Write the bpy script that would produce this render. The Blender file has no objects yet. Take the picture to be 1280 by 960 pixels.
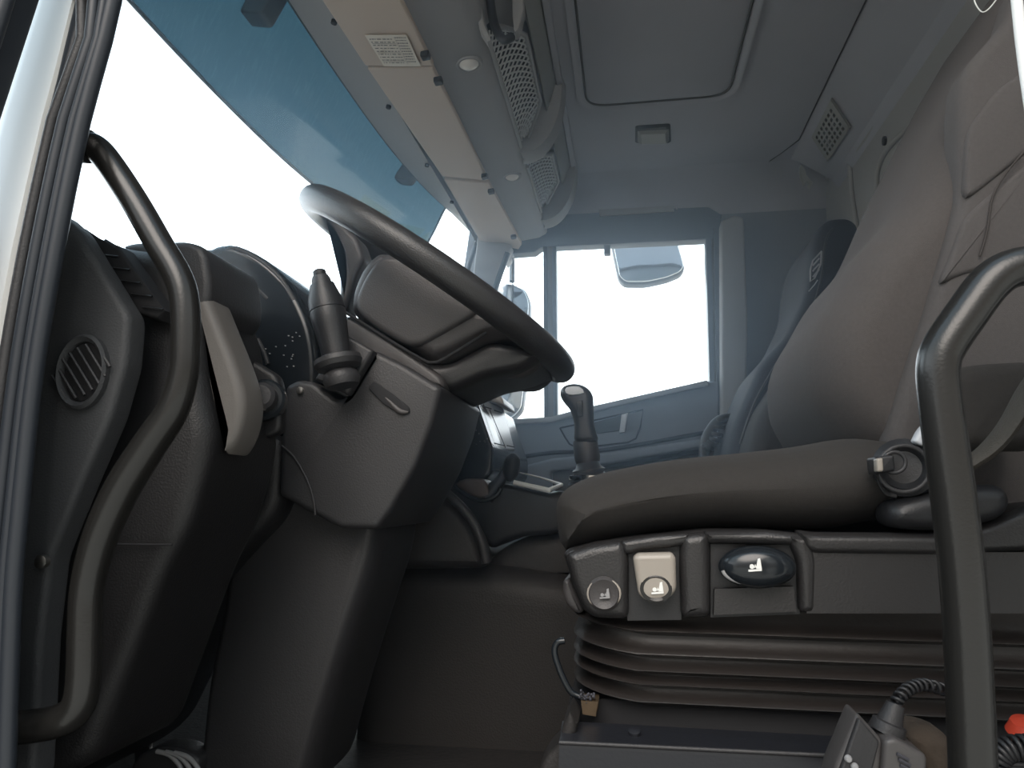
import bpy, bmesh, math, random
import numpy as np
from mathutils import Vector, Matrix
random.seed(4)
PI = math.pi
C = bpy.context.scene.collection

# ---------------------------------------------------------------- camera model (lateral lines of the cab run along +Y)
f = 925.0
PITCH = math.atan(140/f); YAW = math.atan(145*math.cos(PITCH)/f)
F = Vector((-math.sin(YAW)*math.cos(PITCH), math.cos(YAW)*math.cos(PITCH), math.sin(PITCH)))
R = Vector((math.cos(YAW), math.sin(YAW), 0))
U = R.cross(F)
def ray(x, y): return F + R*((x-640)/f) - U*((y-480)/f)
def P(x, y, v, ax=1):
    d = ray(x, y); return d*(v/d[ax])
cam = bpy.data.cameras.new('camera'); co = bpy.data.objects.new('camera', cam); C.objects.link(co)
M3 = Matrix((R, U, -F)).transposed()
co.matrix_world = M3.to_4x4()
cam.sensor_width = 36; cam.lens = f*36/1280; cam.clip_start = .02; cam.clip_end = 400
bpy.context.scene.camera = co

# ---------------------------------------------------------------- materials
def mat(name, col, rough=.5, metal=0, var=.0, vscale=8, bump=0, bscale=300, spec=.5, coat=0, emis=None):
    m = bpy.data.materials.new(name); m.use_nodes = True
    nt = m.node_tree; b = nt.nodes['Principled BSDF']
    b.inputs['Base Color'].default_value = (*col, 1)
    b.inputs['Roughness'].default_value = rough
    b.inputs['Metallic'].default_value = metal
    b.inputs['Specular IOR Level'].default_value = spec
    b.inputs['Coat Weight'].default_value = coat
    tc = nt.nodes.new('ShaderNodeTexCoord')
    n = nt.nodes.new('ShaderNodeTexNoise'); n.inputs['Scale'].default_value = vscale; n.inputs['Detail'].default_value = 4
    nt.links.new(tc.outputs['Object'], n.inputs['Vector'])
    r = nt.nodes.new('ShaderNodeMix'); r.data_type = 'RGBA'
    v = max(var, .03)
    r.inputs['A'].default_value = (*[c*(1-v) for c in col], 1)
    r.inputs['B'].default_value = (*[min(1, c*(1+v)) for c in col], 1)
    nt.links.new(n.outputs['Fac'], r.inputs['Factor'])
    nt.links.new(r.outputs['Result'], b.inputs['Base Color'])
    if bump:
        n2 = nt.nodes.new('ShaderNodeTexNoise'); n2.inputs['Scale'].default_value = bscale; n2.inputs['Detail'].default_value = 2
        nt.links.new(tc.outputs['Object'], n2.inputs['Vector'])
        bp = nt.nodes.new('ShaderNodeBump'); bp.inputs['Strength'].default_value = bump; bp.inputs['Distance'].default_value = .002
        nt.links.new(n2.outputs['Fac'], bp.inputs['Height']); nt.links.new(bp.outputs['Normal'], b.inputs['Normal'])
    return m
def glassmat(name, tint, fac=.06, rough=.02):
    m = bpy.data.materials.new(name); m.use_nodes = True; nt = m.node_tree; nt.nodes.clear()
    o = nt.nodes.new('ShaderNodeOutputMaterial'); t = nt.nodes.new('ShaderNodeBsdfTransparent'); t.inputs[0].default_value = (*tint, 1)
    g = nt.nodes.new('ShaderNodeBsdfGlossy'); g.inputs['Roughness'].default_value = rough
    fr = nt.nodes.new('ShaderNodeLayerWeight'); fr.inputs['Blend'].default_value = .15
    mu = nt.nodes.new('ShaderNodeMath'); mu.operation = 'MULTIPLY'; mu.inputs[1].default_value = fac*4
    nt.links.new(fr.outputs['Fresnel'], mu.inputs[0])
    x = nt.nodes.new('ShaderNodeMixShader'); nt.links.new(mu.outputs[0], x.inputs[0]); nt.links.new(t.outputs[0], x.inputs[1]); nt.links.new(g.outputs[0], x.inputs[2])
    nt.links.new(x.outputs[0], o.inputs[0]); return m
def transmat(name, trans, tcol, dcol, w):      # smoked acrylic: part see-through, part translucent
    m = bpy.data.materials.new(name); m.use_nodes = True; nt = m.node_tree; nt.nodes.clear()
    o = nt.nodes.new('ShaderNodeOutputMaterial')
    t = nt.nodes.new('ShaderNodeBsdfTransparent'); t.inputs[0].default_value = (*tcol, 1)
    d = nt.nodes.new('ShaderNodeBsdfTranslucent')
    tc = nt.nodes.new('ShaderNodeTexCoord')
    mp = nt.nodes.new('ShaderNodeMapping'); mp.inputs['Scale'].default_value = (30, 140, 30); mp.inputs['Rotation'].default_value = (.3, .5, .4)
    n = nt.nodes.new('ShaderNodeTexNoise'); n.inputs['Scale'].default_value = 1.0; n.inputs['Detail'].default_value = 5
    nt.links.new(tc.outputs['Object'], mp.inputs[0]); nt.links.new(mp.outputs[0], n.inputs['Vector'])
    rp = nt.nodes.new('ShaderNodeValToRGB'); rp.color_ramp.elements[0].position = .5; rp.color_ramp.elements[1].position = .8
    rp.color_ramp.elements[0].color = (*dcol, 1); rp.color_ramp.elements[1].color = (*[min(1, c*1.25+.02) for c in dcol], 1)
    nt.links.new(n.outputs['Fac'], rp.inputs[0]); nt.links.new(rp.outputs[0], d.inputs[0])
    x = nt.nodes.new('ShaderNodeMixShader'); x.inputs[0].default_value = w
    nt.links.new(t.outputs[0], x.inputs[1]); nt.links.new(d.outputs[0], x.inputs[2])
    g = nt.nodes.new('ShaderNodeBsdfGlossy'); g.inputs['Roughness'].default_value = .15
    y = nt.nodes.new('ShaderNodeMixShader'); y.inputs[0].default_value = .008
    nt.links.new(x.outputs[0], y.inputs[1]); nt.links.new(g.outputs[0], y.inputs[2]); nt.links.new(y.outputs[0], o.inputs[0]); return m

K = {}
K['white'] = mat('white_paint', (.72, .72, .70), .35, var=.03)
K['rubber'] = mat('rubber_seal', (0.0210, 0.0257, 0.0334), .45)
K['black'] = mat('black_plastic', (0.0168, 0.0171, 0.0191), .42, bump=.15, bscale=500)
K['dark'] = mat('dark_plastic', (0.0099, 0.0096, 0.0105), .5, bump=.25, bscale=450, var=.1)
K['gloss'] = mat('gloss_black', (0.0126, 0.0157, 0.0193), .18)
K['mid'] = mat('grey_plastic', (0.0291, 0.0286, 0.0306), .48, bump=.2, bscale=450, var=.05)
K['panel'] = mat('panel_plastic', (0.0510, 0.0531, 0.0568), .6, bump=.3, bscale=450, var=.05)
K['seatplastic'] = mat('seat_plastic', (0.0233, 0.0222, 0.0226), .38, bump=.25, bscale=400, var=.1)
K['beige'] = mat('beige_plastic', (0.1200, 0.1102, 0.1018), .5, bump=.1, bscale=450)
K['tan'] = mat('satin_tan', (0.3360, 0.3019, 0.2629), .35)
K['flap'] = mat('locker_flap', (0.5304, 0.4400, 0.3724), .65, bump=.1, bscale=400, var=.04)
K['console'] = mat('console_grey', (0.2949, 0.2945, 0.2992), .62, bump=.15, bscale=400, var=.04)
K['head'] = mat('headliner', (0.3782, 0.3899, 0.4321), .9, bump=.3, bscale=700, var=.08, vscale=5)
K['wall'] = mat('wall_lining', (0.3335, 0.3335, 0.3335), .85, bump=.25, bscale=600, var=.07, vscale=5)
K['curtain'] = mat('side_lining', (0.2250, 0.2500, 0.2875), .85, bump=.2, bscale=500)
K['fabric'] = mat('seat_fabric', (0.0690, 0.0612, 0.0585), .95, bump=.45, bscale=1400, var=.18, vscale=260)
K['fabric2'] = mat('seat_fabric_inner', (0.0780, 0.0718, 0.0709), .95, bump=.45, bscale=1400, var=.15, vscale=260)
K['cushion'] = mat('cushion_fabric', (0.0275, 0.0245, 0.0223), .9, bump=.45, bscale=1400, var=.2, vscale=200)
K['cover'] = mat('black_cover', (0.0175, 0.0189, 0.0265), .8, bump=.5, bscale=300)
K['seam'] = mat('seam', (.035, .03, .028), .8)
K['thread'] = mat('pale_thread', (.35, .36, .38), .7)
K['bellows'] = mat('bellows_rubber', (0.0225, 0.0189, 0.0175), .42, bump=.15, bscale=200, var=.12, vscale=20)
K['wheel'] = mat('wheel_leather', (0.0270, 0.0263, 0.0273), .36, bump=.25, bscale=600, var=.08)
K['hub'] = mat('hub_plastic', (0.0562, 0.0520, 0.0525), .45, bump=.2, bscale=600, var=.04)
K['handle'] = mat('handle_coat', (0.0140, 0.0135, 0.0127), .27, bump=.06, bscale=500)
K['chrome'] = mat('chrome', (.8, .8, .8), .15, 1)
K['metal'] = mat('steel', (.45, .44, .42), .35, 1, var=.1)
K['brass'] = mat('rusty_metal', (0.1200, 0.0850, 0.0520), .5, .6, var=.4, vscale=60)
K['whitepl'] = mat('white_plastic', (.8, .82, .8), .4)
K['pale'] = mat('pale_mark', (.85, .85, .82), .5)
K['paper'] = mat('label_paper', (.72, .66, .58), .7)
K['ink'] = mat('ink', (.05, .05, .06), .7)
K['rail'] = mat('rail_paint', (0.0180, 0.0193, 0.0239), .4, bump=.1, bscale=300)
K['tunnel'] = mat('tunnel_lining', (0.0237, 0.0215, 0.0207), .62, bump=.35, bscale=300, var=.15, vscale=6)
K['mat'] = mat('floor_mat', (0.0240, 0.0226, 0.0223), .7, bump=1, bscale=90, var=.3, vscale=50)
K['box'] = mat('tester_grey', (0.0720, 0.0673, 0.0668), .45, bump=.1)
K['lens'] = mat('lamp_lens', (.75, .72, .68), .2)
K['lamp'] = mat('lamp_cover', (.28, .29, .28), .5)
K['red'] = mat('red_skin', (.55, .06, .03), .4)
K['leaf'] = mat('dry_leaf', (.65, .30, .08), .7, var=.3, vscale=60)
K['rag'] = mat('rag', (0.0480, 0.0352, 0.0255), .95, bump=.8, bscale=150, var=.3, vscale=40)
K['belt'] = mat('belt_webbing', (0.0480, 0.0416, 0.0331), .7, bump=.5, bscale=500)
K['mirrorback'] = mat('mirror_housing', (.10, .12, .14), .4)
K['mirror'] = mat('mirror_glass', (.75, .80, .84), .08, 1)
K['wood'] = mat('wood_vent', (.38, .22, .10), .35, var=.3, vscale=40)
K['gaiter'] = mat('gaiter_leather', (.10, .075, .065), .5)
K['screen'] = mat('pale_panel', (.55, .57, .60), .25, var=.04)
K['mesh'] = mat('mesh_metal', (0.5880, 0.6020, 0.6020), .5)
K['void'] = mat('recess_black', (.012, .012, .014), .8)
K['ground'] = mat('ground', (0.4301, 0.3920, 0.3413), .9, var=.3, vscale=.4)
K['bush'] = mat('bush_leaves', (.08, .13, .03), .9, var=.4, vscale=6)
K['glass'] = glassmat('window_glass', (.97, .99, 1.0), .004)
K['acrylic'] = transmat('visor_acrylic', .5, (.24, .36, .41), (.06, .10, .115), .62)
K['slotglow'] = transmat('slot_light_tint', .5, (1, 1, .9), (.95, .97, .8), .25)

# ---------------------------------------------------------------- object helpers
def tag(o, label=None, cat=None, group=None, kind=None):
    if label: o['label'] = label
    if cat: o['category'] = cat
    if group: o['group'] = group
    if kind: o['kind'] = kind
    return o
def thing(name, label, cat, loc=(0, 0, 0), group=None):
    o = bpy.data.objects.new(name, None); C.objects.link(o); o.location = loc; o.empty_display_size = .05
    return tag(o, label, cat, group)
def link(name, me, m, parent=None, label=None, angle=35):
    o = bpy.data.objects.new(name, me); C.objects.link(o)
    if m: me.materials.append(K[m] if isinstance(m, str) else m)
    for p in me.polygons: p.use_smooth = True
    me.set_sharp_from_angle(angle=math.radians(angle))
    if parent:
        o.parent = parent
        off = Vector((0, 0, 0)); q = parent
        while q: off += Vector(q.location); q = q.parent
        o.location = -off
    if label: o['label'] = label
    return o
class MB:
    def __init__(s): s.v = []; s.f = []
    def add(s, vs, fs):
        k = len(s.v); s.v += [tuple(v) for v in vs]; s.f += [tuple(i+k for i in t) for t in fs]
    def build(s, name, m, parent=None, label=None, angle=35):
        me = bpy.data.meshes.new(name); me.from_pydata(s.v, [], s.f)
        bm = bmesh.new(); bm.from_mesh(me); bmesh.ops.recalc_face_normals(bm, faces=bm.faces)
        big = [q for q in bm.faces if len(q.verts) > 4]
        if big: bmesh.ops.triangulate(bm, faces=big)
        bm.to_mesh(me); bm.free()
        return link(name, me, m, parent, label, angle)
def cat2(pts, n, closed=True):                 # Catmull-Rom through points of any dimension
    out = []; L = len(pts); pts = [Vector(p) for p in pts]
    rng = range(L) if closed else range(L-1)
    for i in rng:
        if closed: a, b, c, d = pts[i-1], pts[i], pts[(i+1) % L], pts[(i+2) % L]
        else: a, b, c, d = pts[max(i-1, 0)], pts[i], pts[i+1], pts[min(i+2, L-1)]
        for k in range(n):
            t = k/n
            out.append(.5*((2*b)+(c-a)*t+(2*a-5*b+4*c-d)*t*t+(3*b-a-3*c+d)*t**3))
    if not closed: out.append(pts[-1])
    return out
def rnd(pts, r, n=4):                           # round the corners of a 2D polygon
    out = []; L = len(pts); pts = [Vector(p) for p in pts]
    for i in range(L):
        a, b, c = pts[i-1], pts[i], pts[(i+1) % L]
        u = a-b; w = c-b; k = min(r, u.length*.45, w.length*.45)
        s = b+u.normalized()*k; e = b+w.normalized()*k
        for j in range(n+1):
            t = j/n; out.append(s*(1-t)**2+b*2*t*(1-t)+e*t*t)
    return out
def inset2(pts, r):
    """points moved inwards along the distance gradient, stopping at the medial line, so outlines never cross"""
    a = np.array([(p.x, p.y) for p in pts]); b = np.roll(a, -1, 0); ab = b-a; l2 = np.maximum((ab**2).sum(1), 1e-14)
    base = inset0(pts, 2e-4); q = np.array([(p.x, p.y) for p in base])
    def near(q):
        d = q[:, None, :]-a[None]; t = np.clip((d*ab[None]).sum(2)/l2[None], 0, 1); c = a[None]+ab[None]*t[..., None]
        v = q[:, None, :]-c; dd = np.sqrt((v**2).sum(2)); k = dd.argmin(1); i = np.arange(len(q)); return dd[i, k], v[i, k]
    D0, _ = near(q); n = max(6, min(24, int(r/.002))); step = r/n; live = np.ones(len(q), bool)
    for _k in range(n+2):
        d, v = near(q); g = v/np.maximum(d, 1e-9)[:, None]; mv = np.clip(r-d, 0, step)
        qn = q+g*mv[:, None]; dn, _v = near(qn); ok = live & (dn > d+mv*.3)
        live &= ok | (mv < 1e-7); q[ok] = qn[ok]
    return [Vector((float(x), float(y))) for x, y in q]
def inset0(pts, r):
    L = len(pts); A = sum(pts[i].x*pts[(i+1) % L].y-pts[(i+1) % L].x*pts[i].y for i in range(L))
    sgn = 1 if A > 0 else -1; out = []
    for i in range(L):
        a, b, c = pts[i-1], pts[i], pts[(i+1) % L]
        e1 = (b-a); e2 = (c-b)
        if e1.length < 1e-7: e1 = e2
        if e2.length < 1e-7: e2 = e1
        if e1.length < 1e-7: out.append(b.copy()); continue
        n1 = Vector((-e1.y, e1.x)).normalized()*sgn; n2 = Vector((-e2.y, e2.x)).normalized()*sgn
        q = n1+n2; d = max(.35, 1+n1.dot(n2)); out.append(b+q*(r/d))
    return out
def puffmb(mb, xz, Y0, Y1, r=.006, ry=None, n=4, both=True):
    """closed outline in the XZ plane extruded along Y with rounded edges"""
    ry = r if ry is None else ry
    ry = min(ry, (Y1-Y0)*.49)
    rings = []
    for k in range(n+1):
        a = PI/2*k/n; rings.append((Y0+ry*(1-math.sin(a)), r*(1-math.cos(a))))
    rings.reverse()
    if both: rings += [(Y0+Y1-y, i) for y, i in reversed(rings)]
    else: rings.append((Y1, 0))
    vs = []; L = len(xz); fs = []
    for y, i in rings:
        q = inset2(xz, i) if i > 1e-6 else xz
        vs += [(p.x, y, p.y) for p in q]
    for k in range(len(rings)-1):
        for j in range(L):
            fs.append((k*L+j, k*L+(j+1) % L, (k+1)*L+(j+1) % L, (k+1)*L+j))
    fs.append(tuple(range(L))); fs.append(tuple(range((len(rings)-1)*L, len(rings)*L)))
    mb.add(vs, fs)
def outl(px, Y, sm=0, rc=0):
    q = [P(x, y, Y) for x, y in px]; q = [Vector((p.x, p.z)) for p in q]
    if sm: q = cat2(q, sm)
    if rc: q = rnd(q, rc)
    return q
def puff(name, px, Y0, T, m, parent=None, r=.006, ry=None, sm=0, rc=0, label=None, Yp=None, n=4, angle=35):
    mb = MB(); puffmb(mb, outl(px, Yp or Y0, sm, rc), Y0, Y0+T, r, ry, n)
    return mb.build(name, m, parent, label, angle)
def tubemb(mb, pts, rad, n=14, sm=6, closed=False, flat=1.0, flatdir=None):
    L0 = len(pts); rads = rad if isinstance(rad, (list, tuple)) else [rad]*L0
    q = [Vector((*p, rr)) for p, rr in zip(pts, rads)]
    q = cat2(q, sm, closed) if sm > 1 else q
    pt = [Vector(p[:3]) for p in q]; rr = [p[3] for p in q]; L = len(pt)
    vs = []; fs = []; nrm = None
    for i in range(L):
        t = (pt[(i+1) % L]-pt[i-1]) if closed else (pt[min(i+1, L-1)]-pt[max(i-1, 0)])
        t.normalize()
        if nrm is None:
            nrm = t.orthogonal().normalized() if flatdir is None else (Vector(flatdir)-t*t.dot(Vector(flatdir))).normalized()
        else:
            nrm = (nrm-t*nrm.dot(t)).normalized()
        b = t.cross(nrm)
        for k in range(n):
            a = 2*PI*k/n; vs.append(pt[i]+nrm*math.cos(a)*rr[i]+b*math.sin(a)*rr[i]*flat)
    for i in range(L if closed else L-1):
        for k in range(n):
            a = i*n+k; b2 = i*n+(k+1) % n; c = ((i+1) % L)*n+(k+1) % n; d = ((i+1) % L)*n+k
            fs.append((a, b2, c, d))
    if not closed: fs.append(tuple(range(n))); fs.append(tuple(range((L-1)*n, L*n)))
    mb.add(vs, fs)
def tube(name, pts, rad, m, parent=None, n=14, sm=6, closed=False, label=None, flat=1.0, flatdir=None):
    mb = MB(); tubemb(mb, pts, rad, n, sm, closed, flat, flatdir); return mb.build(name, m, parent, label, 50)
def lathemb(mb, c, axis, prof, n=28, su=1.0, sv=1.0, ref=None):   # prof: (distance along axis, radius)
    ax = Vector(axis).normalized(); u = (Vector(ref)-ax*ax.dot(Vector(ref))).normalized() if ref else ax.orthogonal().normalized(); w = ax.cross(u)
    vs = []; fs = []
    for h, r in prof:
        for k in range(n):
            a = 2*PI*k/n; vs.append(Vector(c)+ax*h+u*math.cos(a)*r*su+w*math.sin(a)*r*sv)
    L = len(prof)
    for i in range(L-1):
        for k in range(n): fs.append((i*n+k, i*n+(k+1) % n, (i+1)*n+(k+1) % n, (i+1)*n+k))
    fs.append(tuple(range(n))); fs.append(tuple(range((L-1)*n, L*n))); mb.add(vs, fs)
def lathe(name, c, axis, prof, m, parent=None, n=28, su=1, sv=1, ref=None, label=None):
    mb = MB(); lathemb(mb, c, axis, prof, n, su, sv, ref); return mb.build(name, m, parent, label)
def boxmb(mb, c, u, v, w):                       # centre and three half-axis vectors
    c, u, v, w = map(Vector, (c, u, v, w)); vs = []
    for a in (-1, 1):
        for b in (-1, 1):
            for d in (-1, 1): vs.append(c+u*a+v*b+w*d)
    mb.add(vs, [(0, 1, 3, 2), (4, 6, 7, 5), (0, 4, 5, 1), (2, 3, 7, 6), (0, 2, 6, 4), (1, 5, 7, 3)])
def bevel(o, w=.003, s=3):
    md = o.modifiers.new('bevel', 'BEVEL'); md.width = w; md.segments = s; md.limit_method = 'ANGLE'; md.angle_limit = math.radians(40); return o
def slab(name, corners, th, m, parent=None, label=None, bev=0, hole=None):
    """plate through 3D corners, thickened along its normal away from the camera"""
    q = [Vector(c) for c in corners]; nn = (q[1]-q[0]).cross(q[2]-q[0]).normalized(); c = sum(q, Vector())/len(q)
    if nn.dot(c) < 0: nn = -nn
    L = len(q); mb = MB(); mb.add(q+[p+nn*th for p in q], [tuple(range(L)), tuple(range(L, 2*L))]+[(i, (i+1) % L, L+(i+1) % L, L+i) for i in range(L)])
    o = mb.build(name, m, parent, label)
    if bev: bevel(o, bev)
    return o
def struct(o): o['kind'] = 'structure'; return o
def planeP(p0, nrm):
    p0 = Vector(p0); nrm = Vector(nrm)
    return lambda x, y: ray(x, y)*(p0.dot(nrm)/ray(x, y).dot(nrm))

ZC = 1.10; ZF = -.42
# ================================================================ SETTING
mb = MB()       # ceiling lining with pressed hatch edge and chamfer to the rear wall
prof = [(-.62, 1.10), (.557, 1.10), (.575, 1.093), (.68, 1.02), (.70, .99), (.70, 1.16), (-.62, 1.16)]
vs = [(x, .45, z) for x, z in prof]+[(x, 2.42, z) for x, z in prof]; L = len(prof)
mb.add(vs, [(i, (i+1) % L, L+(i+1) % L, L+i) for i in range(L)]+[tuple(range(L)), tuple(range(L, 2*L))])
ceil = struct(mb.build('ceiling', 'head', angle=20))
mb = MB(); mb.add([(-1, .42, ZF), (.8, .42, ZF), (.8, 2.65, ZF), (-1, 2.65, ZF), (-1, .42, ZF-.05), (.8, .42, ZF-.05), (.8, 2.65, ZF-.05), (-1, 2.65, ZF-.05)],
                  [(0, 1, 2, 3), (4, 5, 6, 7), (0, 1, 5, 4), (1, 2, 6, 5), (2, 3, 7, 6), (3, 0, 4, 7)])
struct(mb.build('floor', 'mat'))
mb = MB(); boxmb(mb, (.73, 1.52, .34), (.03, 0, 0), (0, 1.1, 0), (0, 0, .78)); struct(mb.build('wall_rear', 'wall'))
mb = MB(); boxmb(mb, (-1.02, 1.5, -.09), (.03, 0, 0), (0, 1.12, 0), (0, 0, .36)); struct(mb.build('wall_front', 'dark'))
mb = MB(); boxmb(mb, (-.84, .60, -.10), (.22, 0, 0), (0, .02, 0), (0, 0, .36)); struct(mb.build('trim_11', 'dark'))
mb = MB(); boxmb(mb, (-.60, .60, -.10), (.04, 0, 0), (0, .02, 0), (0, 0, .36)); struct(mb.build('trim_12', 'dark'))
mb = MB(); boxmb(mb, (.83, .55, .34), (.10, 0, 0), (0, .06, 0), (0, 0, .82)); struct(mb.build('trim_13', 'dark'))
# right side wall: full side with an opening for the door glass
def ringwall(name, outer, inner, Y0, T, m, kind=True, parent=None):
    mb = MB(); no = len(outer)
    v = [(p[0], Y0, p[1]) for p in outer]+[(p[0], Y0, p[1]) for p in inner]
    v += [(p[0], Y0+T, p[1]) for p in outer]+[(p[0], Y0+T, p[1]) for p in inner]
    n2 = 2*no; fs = []
    for i in range(no):
        j = (i+1) % no
        fs += [(i, j, no+j, no+i), (n2+i, n2+no+i, n2+no+j, n2+j), (i, n2+i, n2+j, j), (no+i, no+j, n2+no+j, n2+no+i)]
    mb.add(v, fs); o = mb.build(name, m, parent)
    if kind: struct(o)
    return o
def xz(px, Y): return [(P(x, y, Y).x, P(x, y, Y).z) for x, y in px]
YD = 2.6
# body side to the right of the door, above it and below it (one wall with the door opening)
op = xz([(597, 258), (700, 276), (880, 268), (899, 278), (903, 300), (904, 620), (902, 700), (560, 690)], YD)
ou = [(-.535, 1.16), (-.30, 1.16), (.30, 1.16), (.74, 1.16), (.74, .9), (.74, .1), (.74, -.44), (-.75, -.44)]
ringwall('wall_right', ou, op, YD-.02, .10, 'curtain')
# cove between ceiling and the right wall
mb = MB(); q = [(2.42, 1.10), (2.50, 1.085), (2.56, 1.04), (2.58, .985), (2.62, .985), (2.62, 1.17), (2.42, 1.17)]
mb.add([(-.3, y, z) for y, z in q]+[(.70, y, z) for y, z in q], [(i, (i+1) % 7, 7+(i+1) % 7, 7+i) for i in range(7)]+[tuple(range(7)), tuple(range(7, 14))])
o = struct(mb.build('trim_1', 'head', angle=50))
# door pillar lining, warm grey, to the right of the passenger window
o = struct(puff('trim_2', [(901, 276), (918, 268), (930, 272), (935, 400), (932, 560), (902, 560)], 2.50, .08, 'wall', r=.01, rc=.01))
# far windscreen pillar lining
struct(puff('trim_3', [(597, 292), (640, 306), (628, 330), (612, 380), (596, 440), (575, 470), (560, 470), (587, 385)], 2.46, .06, 'console', r=.006, rc=.01))
tube('seal', [P(x, y, 2.47) for x, y in [(634, 316), (622, 350), (605, 400), (590, 450)]], .012, 'rubber', bpy.data.objects['trim_3'])
# rear lining recesses (raised frames pressed into the lining) and a chamfer line
rw = bpy.data.objects['wall_rear']
for pts in ([(1110, 320), (1098, 250), (1097, 215), (1110, 185), (1150, 145), (1154, 130)], [(1078, 320), (1066, 250), (1061, 200), (1055, 190), (1022, 250), (1020, 330)],
            [(1060, 205), (1085, 170), (1115, 120), (1150, 60)]):
    tube('moulding', [P(x, y, .695, 0) for x, y in pts], .007, 'wall', rw)
lathe('socket', P(1107, 176, .70, 0), (-1, 0, 0), [(0, .012), (.006, .012), (.007, .004)], 'void', rw)

# passenger door (far side)
door = struct(thing('door_1', None, None)); 
outer = xz([(640, 284), (700, 282), (878, 276), (894, 282), (899, 300), (900, 470), (901, 560), (902, 640), (760, 650), (575, 650), (575, 470), (610, 380), (627, 318)], YD)
sillz = [(688, 522), (885, 477)]
wf = MB()
def stripmb(mbx, px, Y0, T, r=.004, rc=0): puffmb(mbx, outl(px, Y0, 0, rc), Y0, Y0+T, r)
stripmb(wf, [(610, 300), (640, 270), (700, 266), (885, 258), (902, 268), (898, 300), (882, 299), (694, 308), (676, 309), (668, 315), (641, 317), (632, 330), (628, 322)], YD-.03, .06)
wf.build('window_frame', 'mirrorback', door)
puff('window_divider', [(679, 308), (684, 308), (685, 524), (680, 524)], YD-.035, .06, 'mid', door, r=.003)
puff('window_channel', [(684, 308), (690, 308), (692, 524), (685, 524)], YD-.03, .06, 'beige', door, r=.003)
puff('window_divider', [(690, 308), (695, 308), (697, 522), (692, 524)], YD-.035, .06, 'mirrorback', door, r=.003)
puff('window_channel', [(882, 296), (889, 294), (893, 478), (887, 478)], YD-.035, .06, 'mirrorback', door, r=.003)
puff('window_channel', [(889, 294), (893, 292), (898, 478), (893, 478)], YD-.03, .06, 'beige', door, r=.003)
puff('window_frame', [(893, 284), (900, 284), (904, 640), (898, 640)], YD-.05, .09, 'mirrorback', door, r=.003)
puff('catch', [(755, 306), (763, 306), (763, 317), (755, 317)], YD-.045, .03, 'mirrorback', door, r=.002)
# door panel
puff('door_panel', [(560, 528), (600, 527), (688, 523), (720, 514), (886, 476), (897, 477), (899, 560), (900, 680), (560, 680)], YD-.06, .12, 'curtain', door, r=.012)
puff('sill_trim', [(600, 526), (688, 521), (720, 512), (884, 475), (886, 481), (720, 519), (690, 528), (600, 532)], YD-.085, .05, 'console', door, r=.004)
tube('pocket_edge', [P(x, y, YD-.062) for x, y in [(700, 535), (804, 512), (800, 535), (795, 548), (785, 553), (760, 556), (722, 560), (712, 555), (706, 546), (700, 535)]], .003, 'void', door, sm=1)
puff('handle_recess', [(742, 528), (782, 518), (779, 538), (745, 542)], YD-.066, .02, 'dark', door, r=.002, rc=.006)
puff('handle', [(777, 518), (785, 516), (781, 540), (774, 541)], YD-.08, .02, 'screen', door, r=.002)
puff('armrest', [(640, 586), (690, 573), (760, 566), (880, 548), (898, 546), (898, 556), (880, 559), (760, 580), (690, 590), (690, 650), (640, 650)], YD-.13, .08, 'curtain', door, r=.01, rc=.006)
tube('panel_groove', [P(x, y, YD-.064) for x, y in [(640, 573), (690, 566), (760, 562), (880, 541)]], .007, 'void', door)
puff('lower_pocket', [(690, 588), (760, 585), (880, 565), (898, 563), (898, 680), (690, 680)], YD-.10, .05, 'mid', door, r=.01)
# glass panes
def pane(name, px, Y, parent=None):
    mb = MB(); q = [P(x, y, Y) for x, y in px]; L = len(q)
    mb.add(q+[p+Vector((0, .004, 0)) for p in q], [tuple(range(L)), tuple(range(L, 2*L))]+[(i, (i+1) % L, L+(i+1) % L, L+i) for i in range(L)])
    return mb.build(name, 'glass', parent)
pane('window_pane', [(694, 304), (884, 296), (889, 479), (696, 524)], YD+.005, door)
pane('quarter_pane', [(636, 312), (682, 304), (683, 528), (590, 528), (600, 420)], YD+.005, door)
tube('pane_seal', [P(x, y, YD) for x, y in [(641, 318), (641, 372), (636, 440)]], .0022, 'rubber', door, sm=1)

# near door frame / windscreen pillar at the driver's side
W1 = [(97, 0), (73, 103), (59, 156), (27, 300), (0, 452), (-30, 700), (-45, 960), (-50, 1080)]
W2 = [(148, 0), (109, 150), (83, 275), (60, 400), (45, 500), (30, 650), (22, 750), (15, 960), (12, 1080)]
up = lambda L_: [(L_[0][0]+(L_[0][0]-L_[1][0])*1.2, L_[0][1]+(L_[0][1]-L_[1][1])*1.2)]+L_
W0 = [(52, 0), (0, 160), (-60, 400), (-120, 960), (-125, 1080)]
def xat(Lx, y):
    Lx = up(Lx)
    for (x0, y0), (x1, y1) in zip(Lx, Lx[1:]):
        if y0 <= y <= y1: return x0+(x1-x0)*(y-y0)/(y1-y0)
    return Lx[-1][0]
ww1 = cat2(up(W1), 4, False); ww0 = cat2([(xat(W0, y), y) for y in (-130, 0, 160, 400, 700, 960, 1080)], 5, False); yy_ = [-130+k*55 for k in range(23)]
mb = MB(); vs = []
for y in yy_:
    a_, b_ = xat(W0, y)-4, xat(W1, y)+4
    for (t, yw_) in ((0, .60), (.12, .578), (.45, .562), (.8, .550), (1, .556)): vs.append(P(a_+(b_-a_)*t, y, yw_))
    for (t, yw_) in ((1, .60), (0, .63)): vs.append(P(a_+(b_-a_)*t, y, yw_))
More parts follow.
